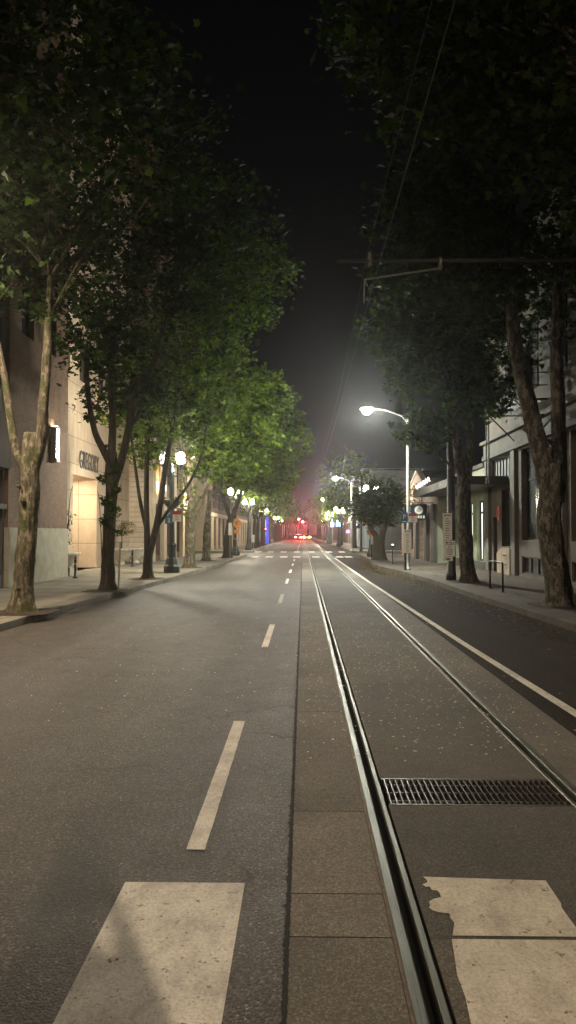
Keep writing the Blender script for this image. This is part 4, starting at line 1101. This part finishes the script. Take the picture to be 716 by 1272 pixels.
# far trees: three built, the rest copies
def far_tree(label, x, y, seed, group, mat=None, s=1):
    rr = random.Random(seed)
    return tree(label, (x, y, .15), [([(x, y, .1), (x + .05, y, 2.4), (x - .1 * s, y, 4)], [.26, .22, .17]), ([(x - .1 * s, y, 3.7), (x + .8 * -s, y, 5.8), (x - 1.4 * s, y, 8)], [.14, .1, .05]), ([(x, y, 3.7), (x + .4 * s, y, 6), (x + .3 * s, y, 8.4)], [.13, .1, .05])],
                [((x - .8 * s, y, 8.6), (3.5, 3.8, 3.6), 4), ((x - 2.4 * s, y, 5.9), (1.8, 2.2, 1.2), 1), ((x + .8 * s, y, 6.2), (1.8, 2, 1.4), .7)], 3600, .36, M['bark_d'], mat or M['leaf'], seed, group=group, maple=False, clump=18, nbr=14, spread=.45, pitted=False)
gl2 = 'street trees beyond the side street'
ft1 = far_tree('first tree past the side street on the left', -5.9, 83.5, 41, gl2, None, -1)
ft2 = far_tree('dark trunked second tree past the side street on the left', -5.8, 91.5, 42, gl2, None, -1)
ft3 = far_tree('tree behind the black awning on the right beyond the side street', 6.2, 94.0, 43, gl2, None, 1)
pos = [(-5.9, 100, 'third'), (-5.8, 108.5, 'fourth'), (-5.9, 117, 'fifth'), (-5.8, 126, 'sixth'), (-5.9, 134.5, 'last')]
for i, (x, y, w) in enumerate(pos):
    dup([ft1, ft2][i % 2], (x, y, .15), (i * 1.3), f'{w} tree of the second block on the left', gl2, 1.0)
for i, (x, y, w) in enumerate([(-5.9, 160, 'first'), (-5.9, 169, 'second'), (-5.9, 178, 'third'), (-5.9, 188, 'fourth'), (-5.9, 198, 'fifth'), (-5.9, 210, 'last')]):
    dup([ft1, ft2, ft3][i % 3], (x, y, .15), (i * 2.1), f'{w} tree of the third block on the left, tinted by the red lights', gl2, 1.0)
for i, (x, y, w) in enumerate([(6.1, 124, 'tree behind the blue shop signs on the right'), (6.0, 160, 'first tree of the third block on the right'), (6.0, 172, 'second tree of the third block on the right'), (6.0, 184, 'third tree of the third block on the right'), (6.0, 198, 'fourth tree of the third block on the right'), (6.0, 212, 'last tree of the third block on the right')]):
    dup([ft3, ft1, ft2][i % 3], (x, y, .15), (i * 1.7 + .4), w, gl2, .9)
for i, (x, y) in enumerate([(-5.5, 238), (-5.2, 252), (-5, 268), (5.4, 240), (5.2, 255), (5, 270), (-3, 330), (2.0, 335), (6, 330), (-7, 332)]):
    dup([ft1, ft2, ft3][i % 3], (x, y, .15), i * 1.1, 'distant dark tree closing the far end of the street behind the red lights', 'trees closing the end of the street', 1.15)

# ------------------------------------------------------------------ street lamps
def twin_globe(x, y, label, mat, s=1.0):
    t = thing('globe_lamp', label, 'street lamp', (x, y, .15), 0, 'twin globe street lamps')
    MB().lathe([(.36, 0), (.36, .28), (.30, .36), (.24, .62), (.19, .68), (.19, 1.15), (.22, 1.2), (.20, 1.26), (.13, 1.32), (.115, 2.4), (.085, 4.35), (.11, 4.42), (.08, 4.5), (.05, 4.62), (.01, 4.8)], n=8, a0=PI / 8).build('post', M['green_iron'], t, False, local=True, bevel=.01)
    mb = MB()
    for s_ in (-1, 1):
        mb.tube([(0, 0, 4.3), (s_ * .16, 0, 4.22), (s_ * .32, 0, 4.30), (s_ * .38, 0, 4.62)], [.04, .035, .035, .04], 8)
        mb.lathe([(.05, 4.60), (.11, 4.68), (.13, 4.76)], (s_ * .38, 0, 0), 14)
        mb.lathe([(.06, 5.26), (.07, 5.30), (.02, 5.38), (.015, 5.46)], (s_ * .38, 0, 0), 12)
    mb.build('lamp_arms', M['green_iron'], t, local=True)
    for s_ in (-1, 1):
        MB().lathe([(.11, 4.765), (.17, 4.86), (.19, 5.0), (.165, 5.14), (.08, 5.255)], (s_ * .38, 0, 0), 16).build('globe', mat, t, True, local=True)
    return t
tg = twin_globe(-5.75, 33.8, 'dark green twin globe lamp with parking signs and flower basket, first on the left', M['globe'])
gs = [c for c in tg.children if c.name.startswith('globe')]
gs[0].data = gs[0].data.copy(); gs[0].data.materials[0] = M['globe_dim']
gs[1].data = gs[1].data.copy(); gs[1].data.materials[0] = M['globe_near']
# basket
p_ = thing('flower_basket', 'pale hanging flower basket around the nearest green lamp post', 'basket', (-5.75, 33.8, 3.15), 0)
mb = MB().lathe([(.16, 2.95), (.30, 3.1), (.36, 3.3), (.34, 3.32)], (-5.75, 33.8, .0), 16); mb.build('basket', M['green_iron'], p_)
leaf_cloud('flowers', M['olive'], [(-5.75 + .36 * math.cos(a), 33.8 + .36 * math.sin(a), 3.3 + .12 * math.sin(a * 5)) for a in np.linspace(0, 6.28, 26)], 14, .09, p_, 4, .11)
far_g = twin_globe(5.0, 57.0, 'bright twin globe lamp at the right street corner beside the bushy tree', M['globe'])
lamps = [(-5.3, 60.5, 'twin globe lamp beside the orange diamond sign on the left'), (-5.7, 80.5, 'twin globe lamp across the side street on the left'),
         (4.7, 103, 'twin globe lamp in front of the light blue building'), (5.6, 116, 'twin globe lamp right of the pair near the blue shop signs'), (4.5, 138, 'twin globe lamp left of the pair near the blue shop signs'),
         (-5.6, 112, 'twin globe lamp hidden among trees of the second block on the left'), (-5.6, 160, 'left twin globe lamp past the second side street'), (5.2, 160, 'right twin globe lamp past the second side street'),
         (5.2, 192, 'far right twin globe lamp before the traffic lights'), (-5.6, 192, 'far left twin globe lamp before the traffic lights'),
         (5.4, 147.5, 'twin globe lamp standing just beyond the smaller pale blue shop sign'), (4.3, 124, 'twin globe lamp left of the larger pale blue shop sign')]
fg2 = None
for x, y, lb in lamps:
    o = dup(far_g, (x, y, .15), 0, lb)

def cobra(px, y, top, reach, s, label, cool=True, flat=False):
    """tall grey pole, arm reaching over the road"""
    t = thing('street_lamp', label, 'street lamp', (px, y, .15), 0, 'tall grey street lamps with arms over the road')
    MB().lathe([(.20, 0), (.20, .04), (.11, .06), (.095, .5), (.06, top - .15)], n=14).build('pole', M['galv'], t, True, local=True)
    MB().tube([(0, 0, top - .35), (s * .25, 0, top - .02), (s * reach * .55, 0, top + .28), (s * (reach - .3), 0, top + .36)], [.045, .045, .04, .035], 8).build('arm', M['galv'], t, local=True)
    hd = MB(); x = s * reach
    hd.add([(x - .36, -.12, top + .30), (x + .36, -.16, top + .30), (x + .36, .16, top + .30), (x - .36, .12, top + .30), (x - .30, -.07, top + .42), (x + .28, -.10, top + .44), (x + .28, .10, top + .44), (x - .30, .07, top + .42)],
           [(0, 3, 2, 1), (4, 5, 6, 7), (0, 1, 5, 4), (1, 2, 6, 5), (2, 3, 7, 6), (3, 0, 4, 7)])
    h = hd.build('lamp_head', M['galv'], t, local=True, bevel=.02)
    # drop lens
    ln = MB(); prof = [(.215, top + .296), (.21, top + .22), (.16, top + .14), (.08, top + .09), (.005, top + .08)]
    if flat: prof = [(.20, top + .296), (.205, top + .285), (.003, top + .284)]
    ln.lathe(prof, (x, 0, 0), 14)
    l_ = ln.build('lens', M[cool], t, True, local=True)
    return t
cobra(5.0, 37.0, 7.35, 1.95, -1, 'tall grey street lamp glowing brightest over the road on the right', 'lens_cool')
cobra(4.75, 76.0, 6.9, 1.6, -1, 'second tall grey street lamp beyond the side street, smaller glow', 'lens_cool')
cobra(4.9, 130.0, 7.2, 1.7, -1, 'farthest tall grey street lamp behind the globe lamps', 'lens_cool')
cobra(-8.0, 13.4, 7.3, .9, 1, 'tall street lamp just outside the left edge of the picture', 'lens_left', True)
cobra(6.3, -17.0, 7.6, 1.3, -1, 'tall street lamp behind the camera on the right', 'lens', True)

# ------------------------------------------------------------------ poles, signs
def sign_lines(mb, x0, x1, y, z0, z1, n, rr):
    for k in range(n):
        z = z1 - (z1 - z0) * (k + .5) / n; w = (x1 - x0) * rr.uniform(.3, .7); c = (x0 + x1) / 2
        mb.box(c - w / 2, c + w / 2, y - .004, y - .001, z - .011, z + .011)
def notice(parent, x0, x1, y, z0, z1, seed, arrow=False, n=7):
    n = n + 3
    b = MB().box(x0, x1, y, y + .006, z0, z1).build('notice', M['white_sign'], parent, bevel=.002)
    mb = MB(); sign_lines(mb, x0 + .02, x1 - .02, y, z0 + .04, z1 - (.16 if arrow else .04), n, random.Random(seed))
    if arrow:
        mb.build('printing', M['print_grey'], b); mb = MB()
        zc = z1 - .08; mb.box(x0 + .06, x1 - .06, y - .004, y - .001, zc - .012, zc + .012)
        for s in (-1, 1):
            xe = x1 - .03 if s > 0 else x0 + .03
            mb.add([(xe, y - .004, zc), (xe - s * .06, y - .004, zc + .04), (xe - s * .06, y - .004, zc - .04)], [(0, 1, 2)])
    mb.build('arrow_symbol' if arrow else 'printing', M['ink'] if arrow else M['print_grey'], b)
    return b
t = thing('utility_pole', 'thick black pole with stacked white notices in front of the twin stemmed tree', 'pole', (5.42, 28.5, .15))
MB().lathe([(.19, .0), (.19, .25), (.165, .3), (.14, 5.0), (.11, 7.9), (.01, 7.95)], (5.42, 28.5, .15), 18).build('pole', M['black_pole'], t, True)
notice(t, 5.08, 5.42, 28.30, 1.62, 2.60, 1, True, 6)
n2 = notice(t, 5.12, 5.52, 28.285, 1.02, 1.60, 2, False, 5)
text_mesh('lettering', 'P', .16, M['ink'], n2, (5.22, 28.279, 1.50), (R(90), 0, 0), 1, .001); text_mesh('lettering', '11', .16, M['ink'], n2, (5.42, 28.279, 1.50), (R(90), 0, 0), 1, .001)
notice(t, 5.10, 5.44, 28.29, .86, 1.01, 3, False, 1)
def post_sign(x, y, label, h=2.9):
    t = thing('sign_post', label, 'sign post', (x, y, .15)); return t
# two posts with parking signs on the right at the puddle
t = thing('sign_post', 'thin post with long white notice and blue and red parking signs beside the puddle', 'sign post', (4.78, 36.4, .15))
MB().tube([(4.78, 36.4, .15), (4.78, 36.4, 3.15)], .06, 10).build('post', M['green_iron'], t)
notice(t, 4.70, 5.05, 36.30, .95, 2.05, 7, True, 8)
b = MB().box(4.58, 4.90, 36.32, 36.33, 2.35, 2.85).build('blue_plate', M['blue_sign'], t)
text_mesh('symbol', 'P', .30, M['white_sign'], b, (4.74, 36.315, 2.64), (R(90), 0, 0), 1, .001)
MB().box(4.66, 4.82, 36.31, 36.318, 2.40, 2.44).build('printing', M['white_sign'], b)
b = MB().box(4.93, 5.33, 36.32, 36.33, 2.40, 2.82).build('white_plate', M['white_sign'], t)
MB().box(4.93, 5.33, 36.31, 36.318, 2.68, 2.82).build('red_band', M['red_sign'], b)
mb = MB(); sign_lines(mb, 4.95, 5.31, 36.32, 2.43, 2.66, 3, random.Random(4)); mb.build('printing', M['red_sign'], b)
# signs strapped to the green lamp post
t = thing('parking_signs', 'blue parking plate and red topped white plate strapped to the green lamp post', 'sign', (-5.78, 33.55, 2.3))
b = MB().box(-6.03, -5.73, 33.62, 33.63, 2.28, 2.86).build('blue_plate', M['blue_sign'], t)
text_mesh('symbol', 'P', .24, M['white_sign'], b, (-5.88, 33.615, 2.70), (R(90), 0, 0), 1, .001)
text_mesh('symbol', '2', .24, M['white_sign'], b, (-5.86, 33.615, 2.43), (R(90), 0, 0), 1, .001)
b = MB().box(-5.70, -5.32, 33.62, 33.63, 2.38, 2.84).build('white_plate', M['white_sign'], t)
MB().box(-5.70, -5.32, 33.61, 33.618, 2.69, 2.84).build('red_band', M['red_sign'], b)
mb = MB(); sign_lines(mb, -5.66, -5.36, 33.62, 2.42, 2.66, 3, random.Random(4)); mb.build('printing', M['red_sign'], b)
def diamond(x, y, z, s, label, post_h, arrow='l'):
    t = thing('diamond_sign', label, 'warning sign', (x, y, .15))
    MB().tube([(x, y, .15), (x, y, z + s * .6)], .03, 8).build('post', M['galv'], t)
    d = MB(); q = s * .707
    P = [(0, -q), (q, 0), (0, q), (-q, 0)]
    d.add([(x + a, y - .045, z + b) for a, b in P] + [(x + a, y - .04, z + b) for a, b in P], [(0, 1, 2, 3), (7, 6, 5, 4), (0, 4, 5, 1), (1, 5, 6, 2), (2, 6, 7, 3), (3, 7, 4, 0)])
    pl = d.build('diamond_plate', M['orange_sign'], t)
    a = MB(); y1 = y - .05
    a.tube([(x - .02, y1, z - q * .4), (x - .02, y1, z - .02), (x + .12, y1, z + q * .3)], .03, 6); a.tube([(x - .14, y1, z + .1), (x - .02, y1, z + .0)], .025, 6); a.build('symbol', M['ink'], pl)
    MB().box(x - .2, x + .2, y - .045, y - .04, z - q - .34, z - q - .06).build('small_plate', M['orange_sign'], t); return t
diamond(-4.95, 57.5, 2.65, .62, 'orange diamond warning sign at the far left corner', 3)
diamond(4.62, 53.5, 2.58, .66, 'orange diamond warning sign at the right corner in front of the blue building', 3)
t = thing('sign_post', 'narrow white notice on a grey post just left of the orange diamond sign', 'sign post', (-5.1, 53.8, .15))
MB().tube([(-5.1, 53.8, .15), (-5.1, 53.8, 2.7)], .03, 8).build('post', M['galv'], t); notice(t, -5.2, -4.98, 53.75, 1.75, 2.6, 12, False, 6)
t = thing('sign_post', 'small white sign on a short post across the side street on the left', 'sign post', (-4.95, 76.5, .15))
MB().tube([(-4.95, 76.5, .15), (-4.95, 76.5, 1.6)], .04, 8).build('post', M['galv'], t); notice(t, -5.08, -4.82, 76.44, 1.0, 1.75, 13, False, 3)
t = thing('sign_post', 'grey post with a pale blank notice beside the orange diamond sign on the right', 'sign post', (4.9, 54.6, .15))
MB().tube([(4.9, 54.6, .15), (4.9, 54.6, 2.4)], .03, 8).build('post', M['galv'], t); notice(t, 4.75, 5.1, 54.55, 1.1, 2.2, 14, False, 5)
t = tag(MB().tube([(-5.42, 22.6, .1), (-5.36, 22.6, 1.62)], .028, 8).build('short_post', M['galv']), 'bare short metal post leaning beside the ivy covered tree', 'post')
# bike rack
t = thing('bike_rack', 'black inverted U bicycle rack on the right sidewalk between the two large trees', 'bike rack', (5.75, 23.3, .15))
P, Q = smooth([(5.78, 22.6, .15), (5.78, 22.6, .9), (5.78, 22.72, 1.0), (5.78, 24.0, 1.0), (5.78, 24.12, .9), (5.78, 24.12, .15)], [.03] * 6, 4)
MB().tube(P, Q, 10).build('hoop', M['black_pole'], t, True)
for y in (22.6, 24.12): MB().lathe([(.08, 0), (.08, .012)], (5.78, y, .156), 12).build('foot_plate', M['black_pole'], t)
# parking meter
t = thing('parking_meter', 'slim dark parking meter with a small white light beyond the puddle', 'parking meter', (5.0, 43.5, .15))
MB().tube([(5.0, 43.5, .15), (5.0, 43.5, 1.1)], .035, 8).build('post', M['black'], t)
MB().box(4.9, 5.1, 43.42, 43.58, 1.1, 1.35).build('meter_head', M['black'], t, bevel=.02)
MB().box(4.94, 5.06, 43.405, 43.42, 1.2, 1.28).build('meter_light', M['lit_white'], t)
# blue lit pole with red light (left far)
t = thing('signal_pole', 'pole wrapped in blue light with a red signal, far left of the second block', 'signal pole', (-5.6, 120, .15))
MB().tube([(-5.6, 120, .15), (-5.6, 120, 4.4)], .2, 10).build('pole', M['blue_led'], t)
MB().box(-6.1, -5.75, 119.7, 119.78, 2.1, 2.9).build('signal_case', M['black'], t)
MB().sphere((-5.92, 119.66, 2.6), .13).build('red_lens', M['red_small'], t)

# catenary
def mast(x, y, label, arm=True, r=.12, reach=5.1):
    t = thing('catenary_mast', label, 'mast', (x, y, .15), 0, 'masts carrying the overhead tram wire')
    MB().lathe([(r * 1.3, 0), (r * 1.3, .3), (r, .35), (r * .8, 7.3), (.01, 7.35)], (x, y, .15), 14).build('pole', M['black_pole'], t, True)
    xe = .62; h = 6.82
    MB().tube([(x, y, h), (xe, y, h)], .034, 10).build('bracket_arm', M['steel_wire'], t)
    ins = MB()
    for xx in (1.22,):
        ins.lathe([(.02, h - .08), (.045, h - .06), (.025, h - .04), (.045, h - .01), (.045, h + .05), (.025, h + .08), (.04, h + .12), (.012, h + .17)], (xx, y, 0), 10)
    ins.lathe([(.02, h - .17), (.045, h - .13), (.03, h - .06), (.045, h + .02), (.02, h + .07)], (2.5, y, 0), 10); ins.build('insulator', M['porcelain'], t)
    MB().tube([(2.5, y, h - .14), (1.12, y, h - .34)], .018, 8).build('steady_arm', M['galv'], t)
    MB().tube([(1.12, y, h - .34), (1.17, y, h - .46)], .015, 6).tube([(1.12, y, h - .34), (1.10, y - .1, 6.02)], .012, 6).build('hanger', M['galv'], t)
    return t
mast(6.0, 14.0, 'nearest overhead wire bracket, arm across the upper right')
mast(5.55, 74.5, 'dark overhead wire mast beside the second grey street lamp')
for y, lb in ((113, 'overhead wire mast near the globe lamps of the second block'), (158, 'overhead wire mast at the start of the third block'), (196, 'overhead wire mast closest to the traffic lights')):
    mast(5.6, y, lb)
mb = MB()
ysw = [-30, 14, 44, 74.5, 113, 158, 196, 260]
pts = []
for a, b in zip(ysw, ysw[1:]):
    for k in range(6):
        f = k / 6; pts.append((1.17, a + (b - a) * f, 6.02 - .12 * math.sin(PI * f)))
pts.append((1.17, 260, 6.02))
tag(mb.tube(pts, .006, 5).build('contact_wire', M['steel_wire']), 'thin overhead tram contact wire running down the street above the track', 'wire')
mb = MB(); pts = []
for a, b in zip(ysw, ysw[1:]):
    for k in range(8):
        f = k / 8; pts.append((1.17, a + (b - a) * f, 6.95 - .55 * math.sin(PI * f)))
tag(mb.tube(pts, .004, 5).build('messenger_wire', M['steel_wire']), 'slack upper carrier wire above the tram contact wire', 'wire')

# ------------------------------------------------------------------ traffic lights and cars at the far end
def signal_head(parent, x, y, z):
    b = MB().box(x - .17, x + .17, y, y + .2, z - .5, z + .5).build('signal_head', M['black'], parent, bevel=.03)
    for k, mt in enumerate((M['signal_red'], M['signal_off'], M['signal_off'])):
        MB().tube([(x, y - .02, z + .32 - .32 * k), (x, y - .003, z + .32 - .32 * k)], .13, 14).build('signal_lens', mt, b)
        MB().box(x - .15, x + .15, y - .2, y - .01, z + .455 - .32 * k, z + .47 - .32 * k).build('visor', M['black'], b)
t = thing('traffic_signal', 'mast arm with red traffic lights hanging over the far end of the street', 'traffic light', (-5.7, 222, .15))
MB().tube([(-5.7, 222, .15), (-5.7, 222, 6.2)], .14, 10).build('pole', M['black_pole'], t)
MB().tube([(-5.7, 222, 5.9), (.6, 222, 6.15)], .08, 8).build('mast_arm', M['black_pole'], t)
signal_head(t, -1.25, 221.8, 5.7); signal_head(t, -.15, 221.8, 4.9)
MB().box(-1.3, .1, 221.7, 221.74, 3.1, 4.3).build('sign_panel', M['curtain'], t)
def car(x, y, label, paint, lights, sc=1):
    t = thing('car', label, 'car', (x, y, .0), 0, 'cars stopped at the red lights')
    prof = [(-2.2, .45), (-2.25, .75), (-2.15, 1.0), (-1.95, 1.08), (-1.6, 1.55), (-.9, 1.66), (.4, 1.60), (1.0, 1.12), (2.0, .95), (2.2, .7), (2.2, .4), (1.75, .33), (-1.8, .33)]
    n = len(prof); mb = MB()
    def w(z): return .9 if z < 1.05 else .9 - .22 * (z - 1.05) / .6
    mb.add([(-w(z), u, z) for u, z in prof] + [(w(z), u, z) for u, z in prof], [tuple(range(n)), tuple(range(2 * n - 1, n - 1, -1))] + [(i, i + n, (i + 1) % n + n, (i + 1) % n) for i in range(n)])
    mb.build('body', paint, t, local=True, bevel=.04)
    MB().add([(-.66, -2.02, 1.12), (.66, -2.02, 1.12), (.58, -1.68, 1.50), (-.58, -1.68, 1.50)], [(0, 1, 2, 3)]).build('rear_window', M['glass'], t, local=True)
    for sx in (-1, 1):
        for yy in (-1.35, 1.35):
            wh = MB().tube([(sx * .72, yy, .33), (sx * .91, yy, .33)], .33, 16).build('wheel', M['rubber'], t, local=True)
        MB().box(sx * .60, sx * .86, -2.30, -2.24, .80, 1.02).build('tail_light', lights, t, local=True)
    MB().box(-.25, .25, -2.285, -2.26, .62, .74).build('number_plate', M['white_sign'], t, local=True)
    return t
car(-1.35, 214, 'dark car with glowing red tail lights stopped under the traffic light', M['car_grey'], M['tail'])
car(.95, 212, 'yellow car with amber lights stopped right of the red-lit car', M['car_yellow'], M['amber'])

# ------------------------------------------------------------------ puddle and litter
rr = random.Random(8); pts = []
ys = np.linspace(29.5, 43.0, 24)
for y in ys: pts.append((curbR(y) - .02, y))
for y in ys[::-1]:
    f = (y - 29.5) / 13.5; pts.append((curbR(y) - .05 - (.15 + .85 * math.sin(PI * min(1, f)) ** 1.5) * rr.uniform(.55, 1.15), y))
m = MB().add([(x, y, .006) for x, y in pts], [tuple(range(len(pts)))]); struct(m.build('puddle', M['water']))
def flecks(name, n, region, size, mat, label, seed, z=.008):
    rr = random.Random(seed); mb = MB()
    for _ in range(n):
        x, y = region(rr); a = rr.uniform(0, 6.28); s = size * rr.uniform(.5, 1.4)
        k = 5; P = []
        for i in range(k):
            b = a + 2 * PI * i / k; q = s * rr.uniform(.5, 1.1); P.append((x + math.cos(b) * q, y + math.sin(b) * q, z + rr.uniform(0, s * .35)))
        mb.add(P, [tuple(range(k))])
    return tag(mb.build(name, mat), label, 'debris', kind='stuff')
flecks('petal_litter', 2300, lambda r: (r.uniform(.0, 2.4) if r.random() < .8 else r.uniform(-4.5, 3), 6.2 + 16 * r.betavariate(1.6, 2.2)), .0105, M['petal'], 'pale petals scattered over the track slabs', 1)
flecks('leaf_litter', 2600, lambda r: (lambda y: (curbR(y) - abs(r.gauss(0, .55)) - .05, y))(r.uniform(6, 60)), .045, M['litter'], 'dry leaves and dirt lying along the right curb', 2)
flecks('leaf_litter', 500, lambda r: (lambda y: (curbL(y) + abs(r.gauss(0, .35)) + .05, y))(r.uniform(8, 60)), .025, M['litter'], 'crumbs and dry leaves in the left gutter', 3)
flecks('leaf_litter', 1500, lambda r: (r.uniform(5.2, 8.2), r.uniform(8, 58)), .03, M['litter'], 'dry leaves scattered on the right sidewalk', 6, .16)

# ------------------------------------------------------------------ thin fog volume added for lamp halos, in place of lens glare
hm = bpy.data.materials.new('halo_fog'); hm.use_nodes = True; ht = hm.node_tree; ht.nodes.clear()
ho = ht.nodes.new('ShaderNodeOutputMaterial'); hv = ht.nodes.new('ShaderNodeVolumePrincipled')
hv.inputs['Color'].default_value = (.9, .92, .95, 1); hv.inputs['Density'].default_value = .0005; hv.inputs['Anisotropy'].default_value = .86
ht.links.new(hv.outputs[0], ho.inputs['Volume'])
tag(MB().box(-950, 950, -550, 2550, -1.4, 32).build('halo_volume', hm), 'thin added fog volume that puts a glow round the street lamps and red lights', 'halo_volume', kind='stuff')

# ------------------------------------------------------------------ the photographer (casts the shadow on the crosswalk bar)
def skinned(name, nodes, edges, mat, parent, lv=2):
    me = bpy.data.meshes.new(name); me.from_pydata([n[0] for n in nodes], edges, []); me.materials.append(mat)
    o = bpy.data.objects.new(name, me); col.objects.link(o); o.parent = parent
    sk = o.modifiers.new('skin', 'SKIN'); me.skin_vertices.new() if not me.skin_vertices else None
    for i, n in enumerate(nodes):
        r = n[1]; me.skin_vertices[0].data[i].radius = r if isinstance(r, tuple) else (r, r)
        me.skin_vertices[0].data[i].use_root = (i == 0)
    sb = o.modifiers.new('sub', 'SUBSURF'); sb.levels = lv; sb.render_levels = lv
    return o
M['skin'] = simple('skin', (.45, .28, .2), .6, 0, .1, 8); M['jacket'] = simple('dark_jacket', (.03, .032, .04), .85, 0, .3, 14); M['jeans'] = simple('dark_jeans', (.03, .04, .06), .85, 0, .3, 14)
M['hair'] = simple('brown_hair', (.03, .02, .012), .7, 0, .3, 30)
pt = thing('person', 'person in a dark jacket holding up a phone, standing on the near crosswalk', 'person', (.12, -.42, 0))
N = [((0, 0, .96), (.20, .15)), ((0, 0, 1.12), (.20, .15)), ((0, 0, 1.30), (.235, .16)), ((0, -.01, 1.44), (.19, .12)), ((0, .01, 1.53), (.062, .062)), ((0, .02, 1.60), (.07, .08)), ((0, .02, 1.70), (.085, .10)), ((0, .02, 1.78), (.065, .08)),
     ((.20, -.01, 1.42), .075), ((.27, .10, 1.22), .062), ((.02, .32, 1.66), .036), ((-.02, .37, 1.74), .036),
     ((-.20, -.01, 1.42), .075), ((-.29, .10, 1.22), .062), ((-.16, .32, 1.66), .036), ((-.14, .37, 1.74), .036),
     ((.10, 0, .88), .10), ((.12, .02, .48), .062), ((.13, -.02, .10), .045), ((.14, .12, .05), .042),
     ((-.10, 0, .88), .10), ((-.13, .02, .48), .062), ((-.15, -.02, .10), .045), ((-.17, .12, .05), .042)]
E = [(0, 1), (1, 2), (2, 3), (3, 4), (4, 5), (5, 6), (6, 7), (3, 8), (8, 9), (9, 10), (10, 11), (3, 12), (12, 13), (13, 14), (14, 15), (0, 16), (16, 17), (17, 18), (18, 19), (0, 20), (20, 21), (21, 22), (22, 23)]
skinned('body', N, E, M['jacket'], pt)
MB().sphere((0, .035, 1.68), .098, 16, 10, 1.22).build('face', M['skin'], pt, True, local=True)
MB().sphere((0, .0, 1.71), .108, 16, 10, 1.12).build('hair', M['hair'], pt, True, local=True)
for sx in (.02, -.16):
    for k in range(4):
        f = [((sx - .005, .37, 1.73 + k * .021), .010), ((sx - (.05 if sx > 0 else -.05), .395, 1.735 + k * .021), .009), ((sx - (.07 if sx > 0 else -.07), .385, 1.736 + k * .021), .008)]
        skinned('finger', f, [(0, 1), (1, 2)], M['skin'], pt, 1)
ph = tag(MB().box(.01, .085, -.047, -.039, 1.77, 1.93).build('phone', M['black'], None, bevel=.004), 'black phone held upright by the person at the crosswalk', 'phone')
